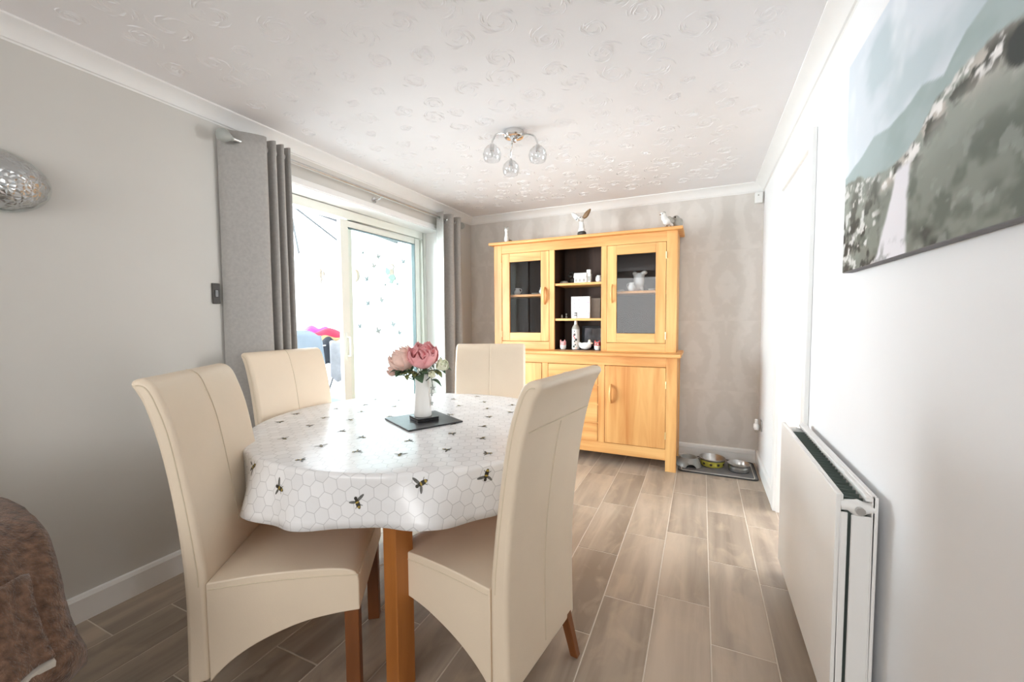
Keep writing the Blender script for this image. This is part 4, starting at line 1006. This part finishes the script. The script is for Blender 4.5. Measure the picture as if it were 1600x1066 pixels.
# ------------------------------------------------------------------ radiator
ra = thing('radiator', 'white double panel radiator on the wall beside the doorway', 'radiator', (0, -2.28, 0))
RL, RZ0, RZ1 = .43, .125, .782
b = MB(); b.box(-.116, -.104, -RL, RL, RZ0, RZ1); b.box(-.104, -.099, -RL, RL, RZ1-.018, RZ1); b.box(-.104, -.086, -RL, RL, RZ0, RZ0+.015); b.box(-.104, -.088, -RL, -RL+.006, RZ0, RZ1-.05); b.box(-.104, -.088, RL-.006, RL, RZ0, RZ1-.05)
b.build('front_panel', 'white', ra, smooth=0, bevel=.003)
b = MB(); b.box(-.034, -.022, -RL, RL, RZ0, RZ1+.002); b.box(-.050, -.034, -RL, RL, RZ1-.012, RZ1+.002); b.box(-.080, -.034, -RL+.002, -RL+.008, RZ0, RZ1-.055); b.box(-.080, -.034, RL-.008, RL-.002, RZ0, RZ1-.055)
b.build('rear_panel', 'white', ra, smooth=0, bevel=.003)
me_ = None
for k in range(26):
    y = -RL+.04+k*(2*RL-.08)/25
    if me_ is None: o = me_ = MB().box(-.086, -.034, -.0012, .0012, RZ0+.03, RZ1-.03).build('fin', 'fin', ra, smooth=0)
    else: o = me_.copy(); C.objects.link(o)
    o.location = (0, y, 0)
for s in (-1, 1):
    pts = crom([(-.104, s*(RL-.012), RZ1-.034), (-.085, s*(RL-.012), RZ1-.032), (-.065, s*(RL-.012), RZ1-.036), (-.045, s*(RL-.012), RZ1-.034), (-.03, s*(RL-.012), RZ1-.034)], 4)
    MB().tube(pts, [.014+.009*math.exp(-((i-8)/3)**2) for i in range(len(pts))], 12).build('connector', 'white', ra)
    MB().lathe([(0, 0), (.011, 0), (.011, s*.012), (0, s*.012)], (-.065, s*(RL+.006), RZ1-.036), 12, axis='y').build('plug', 'steel', ra)
    MB().tube([(-.065, s*RL, RZ0+.03), (-.065, s*(RL+.05), RZ0+.03), (-.065, s*(RL+.055), RZ0+.02), (-.065, s*(RL+.055), 0)], .0075, 8).build('pipe', 'chrome', ra)
    MB().lathe([(0, 0), (.015, 0), (.016, .02), (.014, .05), (0, .052)], (-.065, s*(RL+.055), RZ0+.03), 14).build('valve_cap', 'plastic_white', ra)
for y in (-.25, .25): MB().box(-.024, -.001, y-.015, y+.015, .2, .7).build('wall_bracket', 'white', ra)

# ------------------------------------------------------------------ canvas picture
PY0, PY1, PZ0, PZ1 = -3.38, -2.345, 1.42, 2.10
pic = thing('canvas_picture', 'large misty mountain and waterfall canvas above the radiator', 'picture', (0, PY1, PZ0))
part('stretched_canvas', [(-.03, -.002, PY0-PY1, 0, 0, PZ1-PZ0)], 'canvas_edge', pic, .002)
def vnoise(x, y, seed):
    rs = np.random.RandomState(seed); g = rs.rand(64, 64); xi = np.floor(x).astype(int); yi = np.floor(y).astype(int); fx = x-xi; fy = y-yi
    fx = fx*fx*(3-2*fx); fy = fy*fy*(3-2*fy); G = lambda a, c: g[a % 64, c % 64]
    return (G(xi, yi)*(1-fx)+G(xi+1, yi)*fx)*(1-fy)+(G(xi, yi+1)*(1-fx)+G(xi+1, yi+1)*fx)*fy
def fbm(x, y, s, o=4): return sum(vnoise(x*2**k, y*2**k, s+k)/2**(k+1) for k in range(o))
NU, NV = 210, 140
U, V = np.meshgrid(np.linspace(0, 1, NU), np.linspace(0, 1, NV))
sm = lambda a, lo, hi: np.clip((a-lo)/(hi-lo), 0, 1)**2*(3-2*np.clip((a-lo)/(hi-lo), 0, 1))
col = np.zeros((NV, NU, 3)); asp = 1.5
def lay(c, msk):
    global col
    col = col*(1-msk[..., None])+np.array(c)[None, None]*msk[..., None]
lay(lin((214, 222, 230)), np.ones_like(U))
lay(lin((184, 200, 206)), sm(fbm(U*4, V*5, 1), .45, .7)*.8); lay(lin((236, 240, 245)), sm(fbm(U*5+7, V*3, 4), .5, .75))
rx = [0, .14, .24, .34, .45, .51, .6, .64, .67, .72, .85, 1]; ry = [.47, .50, .535, .51, .52, .535, .50, .54, .56, .575, .62, .66]
ridge = np.interp(U, rx, ry)+.015*(fbm(U*14, V*0, 12)-.5); mt = sm(ridge-V, 0, .012)
lay(lin((168, 184, 185)), mt); lay(lin((150, 168, 167)), mt*sm(fbm(U*5, V*6, 20), .45, .7)*.8)
ridge2 = np.interp(U, [0, .17, .31, .44, .52, .57, .64, .76, .85, 1], [.44, .40, .35, .35, .40, .44, .46, .48, .47, .50])+.05*(fbm(U*16, V*0, 30)-.5); m2 = sm(ridge2-V, 0, .012)
lay(lin((148, 154, 146)), m2)
bd = np.exp(-((ridge2-V-.045)/.055)**2)*sm(U, .12, .3)
lay(lin((196, 190, 182)), m2*sm(fbm(U*14, V*18, 33), .42, .55)*bd); lay(lin((66, 68, 62)), m2*sm(fbm(U*20+3, V*22, 37), .50, .58)*bd); lay(lin((242, 240, 238)), m2*sm(fbm(U*22+9, V*24, 41), .54, .60)*bd)
low = sm(.30+.06*U-V+.10*(fbm(U*8, V*8, 50)-.5), 0, .16)
lay(lin((128, 134, 126)), low*m2); lay(lin((92, 100, 92)), m2*sm(fbm(U*7*asp, V*9, 55), .44, .62)*low); lay(lin((50, 56, 52)), m2*sm(fbm(U*9+4, V*9, 60), .38, .56)*sm(.16-V, 0, .12)*sm(U, .46, .54)); lay(lin((150, 156, 150)), m2*sm(fbm(U*26, V*26, 65), .56, .66)*low*.6)
lay(lin((40, 48, 46)), sm(.055-np.hypot((U-.83)*1.2, (V-.39)*1.0)+.03*(fbm(U*20, V*20, 70)-.5), 0, .015))
lay(lin((176, 168, 148)), sm(.05-np.hypot((U-.90)*.9, (V-.47)*1.4)+.03*(fbm(U*18, V*18, 71)-.5), 0, .02)*.7)
lb = sm(.32-U, 0, .06)*m2
lay(lin((120, 124, 116)), lb*sm(fbm(U*16, V*16, 73), .35, .6)); lay(lin((48, 50, 46)), lb*sm(fbm(U*22, V*20, 75), .46, .60)*sm(.46-V, 0, .3)); lay(lin((226, 226, 224)), lb*sm(fbm(U*34, V*30, 78), .56, .64)*.8)
vv_ = np.clip(V/.33, 0, 1); xl = .27+.13*vv_; xr_ = .475-.0*vv_; fall = sm(np.minimum(U-xl, xr_-U)+.02*(fbm(U*20, V*20, 80)-.5), 0, .02)*sm(.33-V, 0, .03)
lay(lin((228, 226, 232)), fall); lay(lin((168, 170, 172)), fall*sm(fbm(U*40, V*30, 85), .48, .66)*sm(.09-V, 0, .07))
X = PY1
vv = [(-.0306, -u*(PY1-PY0), v*(PZ1-PZ0)) for v in np.linspace(.003, .997, NV) for u in np.linspace(.002, .998, NU)]
ff = [(j*NU+i, j*NU+i+1, (j+1)*NU+i+1, (j+1)*NU+i) for j in range(NV-1) for i in range(NU-1)]
b = MB(); b.add(vv, ff)
mm_, N_, L_, bs = new_mat('landscape_print'); at = N_.new('ShaderNodeAttribute'); at.attribute_name = 'print'; L_.new(at.outputs['Color'], bs.inputs['Base Color']); bs.inputs['Roughness'].default_value = .55
pr = b.build('printed_landscape', mm_, pic, smooth=0, fixn=False)
ca = pr.data.color_attributes.new('print', 'FLOAT_COLOR', 'POINT'); ca.data.foreach_set('color', np.concatenate([col, np.ones((NV, NU, 1))], 2).astype(np.float32).ravel())

# ------------------------------------------------------------------ lamps
cl = thing('ceiling_light', 'chrome three-arm ceiling light with clear glass shades', 'ceiling light', (-1.512, -1.772, H))
MB().lathe([(0, -.038), (.03, -.038), (.055, -.034), (.062, -.026), (.062, 0), (0, 0)], seg=32).build('base_plate', 'chrome', cl)
MB().lathe([(0, -.062), (.012, -.06), (.016, -.05), (.012, -.038), (0, -.037)], seg=20).build('knob', 'chrome', cl)
for a in (math.radians(122), math.radians(238), math.radians(-2)):
    d = Vector((cos(a), sin(a), 0))
    pts = crom([d*.02+Vector((0, 0, -.045)), d*.07+Vector((0, 0, -.03)), d*.125+Vector((0, 0, -.045)), d*.15+Vector((0, 0, -.085)), d*.155+Vector((0, 0, -.11))], 6)
    MB().tube(pts, .0055, 8).build('arm', 'chrome', cl)
    e = d*.155+Vector((0, 0, -.11))
    MB().lathe([(0, .004), (.012, .004), (.014, -.012), (.011, -.035), (0, -.036)], tuple(e), 16).build('lamp_holder', 'chrome', cl)
    MB().lathe([(.016, -.002), (.03, -.01), (.047, -.03), (.054, -.055), (.05, -.078), (.043, -.092), (.041, -.09), (.048, -.077), (.052, -.055), (.045, -.031), (.029, -.012), (.016, -.004)], tuple(e), 28, caps=False).build('glass_shade', 'shade_glass', cl)
    MB().lathe([(0, -.036), (.006, -.036), (.008, -.05), (.006, -.07), (0, -.074)], tuple(e), 12).build('bulb', 'ceramic', cl)
sc_ = thing('wall_light', 'crackled ribbed glass wall light on the grey wall', 'wall light', (-W, -3.495, 1.80))
MB().lathe([(0, 0), (.05, 0), (.05, .015), (0, .016)], (0, 0, 0), 24, axis='x').build('backplate', 'chrome', sc_)
MB().tube([(.015, 0, 0), (.05, 0, 0)], .012, 10).build('lamp_arm', 'chrome', sc_)
b = MB(); vv = []; ff = []; NA, NB = 60, 14
for j in range(NB+1):
    th = (PI/2)*(j/NB)
    for i in range(NA):
        a = 2*PI*i/NA; rb = 1+.022*cos(15*a)*math.sin(th)
        vv.append((.012+.095*cos(th), .145*sin(th)*cos(a)*rb, .108*sin(th)*sin(a)*rb))
for j in range(NB):
    for i in range(NA): ff.append((j*NA+i, j*NA+(i+1) % NA, (j+1)*NA+(i+1) % NA, (j+1)*NA+i))
b.add(vv, ff)
gm, N_, L_, bs = new_mat('crackle_mirror_glass'); vo = N_.new('ShaderNodeTexVoronoi'); vo.feature = 'DISTANCE_TO_EDGE'; vo.inputs['Scale'].default_value = 60
tc = N_.new('ShaderNodeTexCoord'); L_.new(tc.outputs['Object'], vo.inputs['Vector']); bp = N_.new('ShaderNodeBump'); bp.inputs['Strength'].default_value = .8; bp.inputs['Distance'].default_value = .006
L_.new(vo.outputs['Distance'], bp.inputs['Height']); L_.new(bp.outputs[0], bs.inputs['Normal']); bs.inputs['Metallic'].default_value = .75; bs.inputs['Roughness'].default_value = .18; bs.inputs['Base Color'].default_value = (.52, .53, .53, 1)
b.build('glass_dome', gm, sc_, solid=.003, smooth=60)
b = MB(); ring = [(.012, .15*cos(2*PI*k/48), .113*sin(2*PI*k/48)) for k in range(48)]; b.tube(ring, .006, 8, closed=True); b.build('rim', 'glass', sc_)

# ------------------------------------------------------------------ small wall fittings
o = thing('wall_switch', 'narrow dark switch plate at the edge of the near curtain', 'switch', (-W, -2.735, 1.42))
MB().box(.0005, .010, -.02, .02, -.055, .055).build('plate', 'dark', o, bevel=.003); MB().box(.010, .014, -.009, .009, -.02, .02).build('rocker', 'black', o, bevel=.002)
o = thing('alarm_sensor', 'small white sensor box high in the corner under the cornice', 'sensor', (-.042, 0, 2.275))
MB().box(-.03, .03, -.038, -.001, -.045, .045).build('housing', 'plastic_white', o, bevel=.008, bseg=3); MB().ell((-.004, -.037, .02), (.006, .004, .006)).build('indicator', 'ceramic_grey', o)
o = thing('plug_socket', 'metal plug socket low on the white wall by the corner', 'socket', (0, -.20, .38))
MB().box(-.009, -.0005, -.043, .043, -.043, .043).build('plate', 'steel', o, bevel=.003)
o = thing('air_freshener', 'white plug-in air freshener in the corner socket', 'air freshener', (-.0095, -.20, .37))
MB().lathe([(0, -.03), (.018, -.028), (.024, -.01), (.024, .012), (.018, .024), (0, .026)], (-.026, 0, 0), 20).build('plug_body', 'plastic_white', o); MB().lathe([(0, .024), (.013, .026), (.014, .055), (.008, .06), (0, .06)], (-.028, 0, 0), 18).build('refill_cap', 'plastic_white', o); MB().lathe([(0, -.05), (.012, -.048), (.014, -.03), (0, -.028)], (-.026, 0, 0), 16).build('refill_bottle', 'glass', o)

# ------------------------------------------------------------------ dog bowls on a mat
def rrect(x0, x1, y0, y1, r, n=5):
    out = []
    for cx, cy, a0 in ((x1-r, y1-r, 0), (x0+r, y1-r, PI/2), (x0+r, y0+r, PI), (x1-r, y0+r, 1.5*PI)):
        out += [(cx+r*cos(a0+PI/2*k/n), cy+r*sin(a0+PI/2*k/n)) for k in range(n+1)]
    return out
MT = .006
t = thing('feeding_mat', 'grey pet feeding mat with a cream border line beside the dresser', 'mat', (-.325, -.255, .0005))
MB().prism(rrect(-.295, .285, -.215, .215, .03), 0, MT, 'z').build('mat_sheet', 'mat_grey', t, smooth=0)
MB().tube([(x, y, MT) for x, y in rrect(-.293, .283, -.213, .213, .03)], .006, 8, closed=True).build('edge_lip', 'mat_dark', t)
MB().tube([(x, y, MT) for x, y in rrect(-.272, .262, -.192, .192, .025)], .0035, 6, closed=True).build('border_line', 'cream_line', t)
BZ = MT+.0008
t = thing('dog_bowl', 'grey plastic dog bowl with flared base beside the dresser leg', 'dog bowl', (-.545, -.30, BZ))
b = MB(); prof = [(.099, 0), (.098, .0065), (.086, .037), (.073, .070), (.070, .074), (.064, .072), (.058, .04), (.05, .028), (0, .026)]
b.lathe(prof[:], seg=64, caps=False)
b.v = [(x, y, z+(.034*math.sqrt(max(0, 1-((math.atan2(y, x)+1.35)/.42)**2)) if z < .01 and math.hypot(x, y) > .09 else 0)) for x, y, z in b.v]
b.f = [f for f in b.f if len(f) < 10]; b.build('bowl', 'plastic_grey', t, fixn=True, smooth=40)
t = thing('dog_bowl', 'yellow banded metal dog bowl in the middle of the mat', 'dog bowl', (-.362, -.23, BZ))
MB().lathe([(0, 0), (.082, 0), (.086, .004), (.099, .055), (.101, .064), (.105, .068), (.101, .071), (.096, .066), (.08, .010), (0, .008)], seg=40).build('bowl', 'steel', t)
MB().lathe([(.0868, .005), (.0995, .054)], seg=40, caps=False).build('painted_band', 'bowl_yellow', t, fixn=False)
for k in range(5):
    a = -2.3+k*.62; MB().ell((.094*cos(a), .094*sin(a), .03), (.011, .003, .011), (0, 0, a+PI/2), 10, 6).build('paw_print', 'dark', t)
t = thing('dog_bowl', 'plain stainless steel dog bowl at the wall end of the mat', 'dog bowl', (-.165, -.285, BZ))
MB().lathe([(0, 0), (.066, 0), (.074, .006), (.079, .036), (.078, .04), (.082, .058), (.086, .062), (.082, .064), (.077, .058), (.07, .012), (0, .009)], seg=40).build('bowl', 'steel', t)
MB().tube([(.072*cos(2*PI*k/32), .072*sin(2*PI*k/32), .004) for k in range(32)], .004, 6, closed=True).build('rubber_ring', 'mat_dark', t)

# ------------------------------------------------------------------ armchair corner with fleece throw (near left)
t = thing('armchair', 'cream armchair mostly out of frame under the brown fleece', 'armchair', (-2.24, -4.09, 0))
MB().box(-.40, .40, -.42, .30, .08, .40).build('seat_base', 'cream_fabric', t, bevel=.03, bseg=3)
MB().box(-.33, .40, .14, .30, .08, .60).build('arm', 'cream_fabric', t, bevel=.05, bseg=4)
MB().box(-.40, -.24, -.42, .30, .08, .86).build('backrest', 'cream_fabric', t, bevel=.05, bseg=4)
for x in (-.34, .34):
    for y in (-.36, .24): MB().box(x-.02, x+.02, y-.02, y+.02, 0, .09).build('leg', 'chair_leg', t)
t = thing('fleece_throw', 'fluffy brown fleece throw draped at the lower left corner', 'throw blanket', (-2.06, -3.87, .575))
pf = crom([(-2.55, 0, .78), (-2.3, 0, .81), (-2.08, 0, .785), (-1.96, 0, .715), (-1.88, 0, .635), (-1.81, 0, .57), (-1.775, 0, .53), (-1.80, 0, .475), (-1.86, 0, .45)], 6)
nv = 30; vv = []; ff = []; rg = np.random.RandomState(4)
for i, p in enumerate(pf):
    for j in range(nv+1):
        v = j/nv; y = -4.16+.46*v
        dz = -.03*max(0, (v-.72)/.28)**2-.14*max(0, (.2-v)/.2)**2; dx = -.10*max(0, (v-.75)/.25)**2
        k = i/(len(pf)-1); fo = .020*sin(17*v+3*k)*k+.010*sin(31*v+1.3+5*k)
        nz = .006*(vnoise(np.array(i*.9), np.array(j*.9), 3)-.5)
        vv.append((p.x+dx*k+fo+nz+2.1, y+3.9+.01*sin(8*k), p.z+dz*(1-.4*k)+nz-.6))
n = nv+1
for i in range(len(pf)-1):
    for j in range(nv): ff.append((i*n+j, i*n+j+1, (i+1)*n+j+1, (i+1)*n+j))
b = MB(); b.add(vv, ff); b.build('fleece_sheet', 'fleece', t, smooth=80, fixn=False, solid=.022)
fl = [(vv[(len(pf)-30+i)*n+j][0]+.03, vv[(len(pf)-30+i)*n+j][1]-.012, vv[(len(pf)-30+i)*n+j][2]+.012) for i in range(14) for j in range(18, n-3)]; w_ = n-3-18
b = MB(); b.add(fl, [(i*w_+j, i*w_+j+1, (i+1)*w_+j+1, (i+1)*w_+j) for i in range(13) for j in range(w_-1)]); b.build('folded_flap', 'fleece', t, smooth=80, fixn=False, solid=.018)
MB().tube([(x-.004, y, z-.012) for x, y, z in fl[13*w_:]], .011, 6).build('flap_lining', 'cream_fabric', t)
hem = [vv[(len(pf)-1)*n+j] for j in range(n)]
MB().tube([(x-.004, y, z-.006) for x, y, z in hem], .009, 6).build('cream_hem', 'cream_fabric', t)
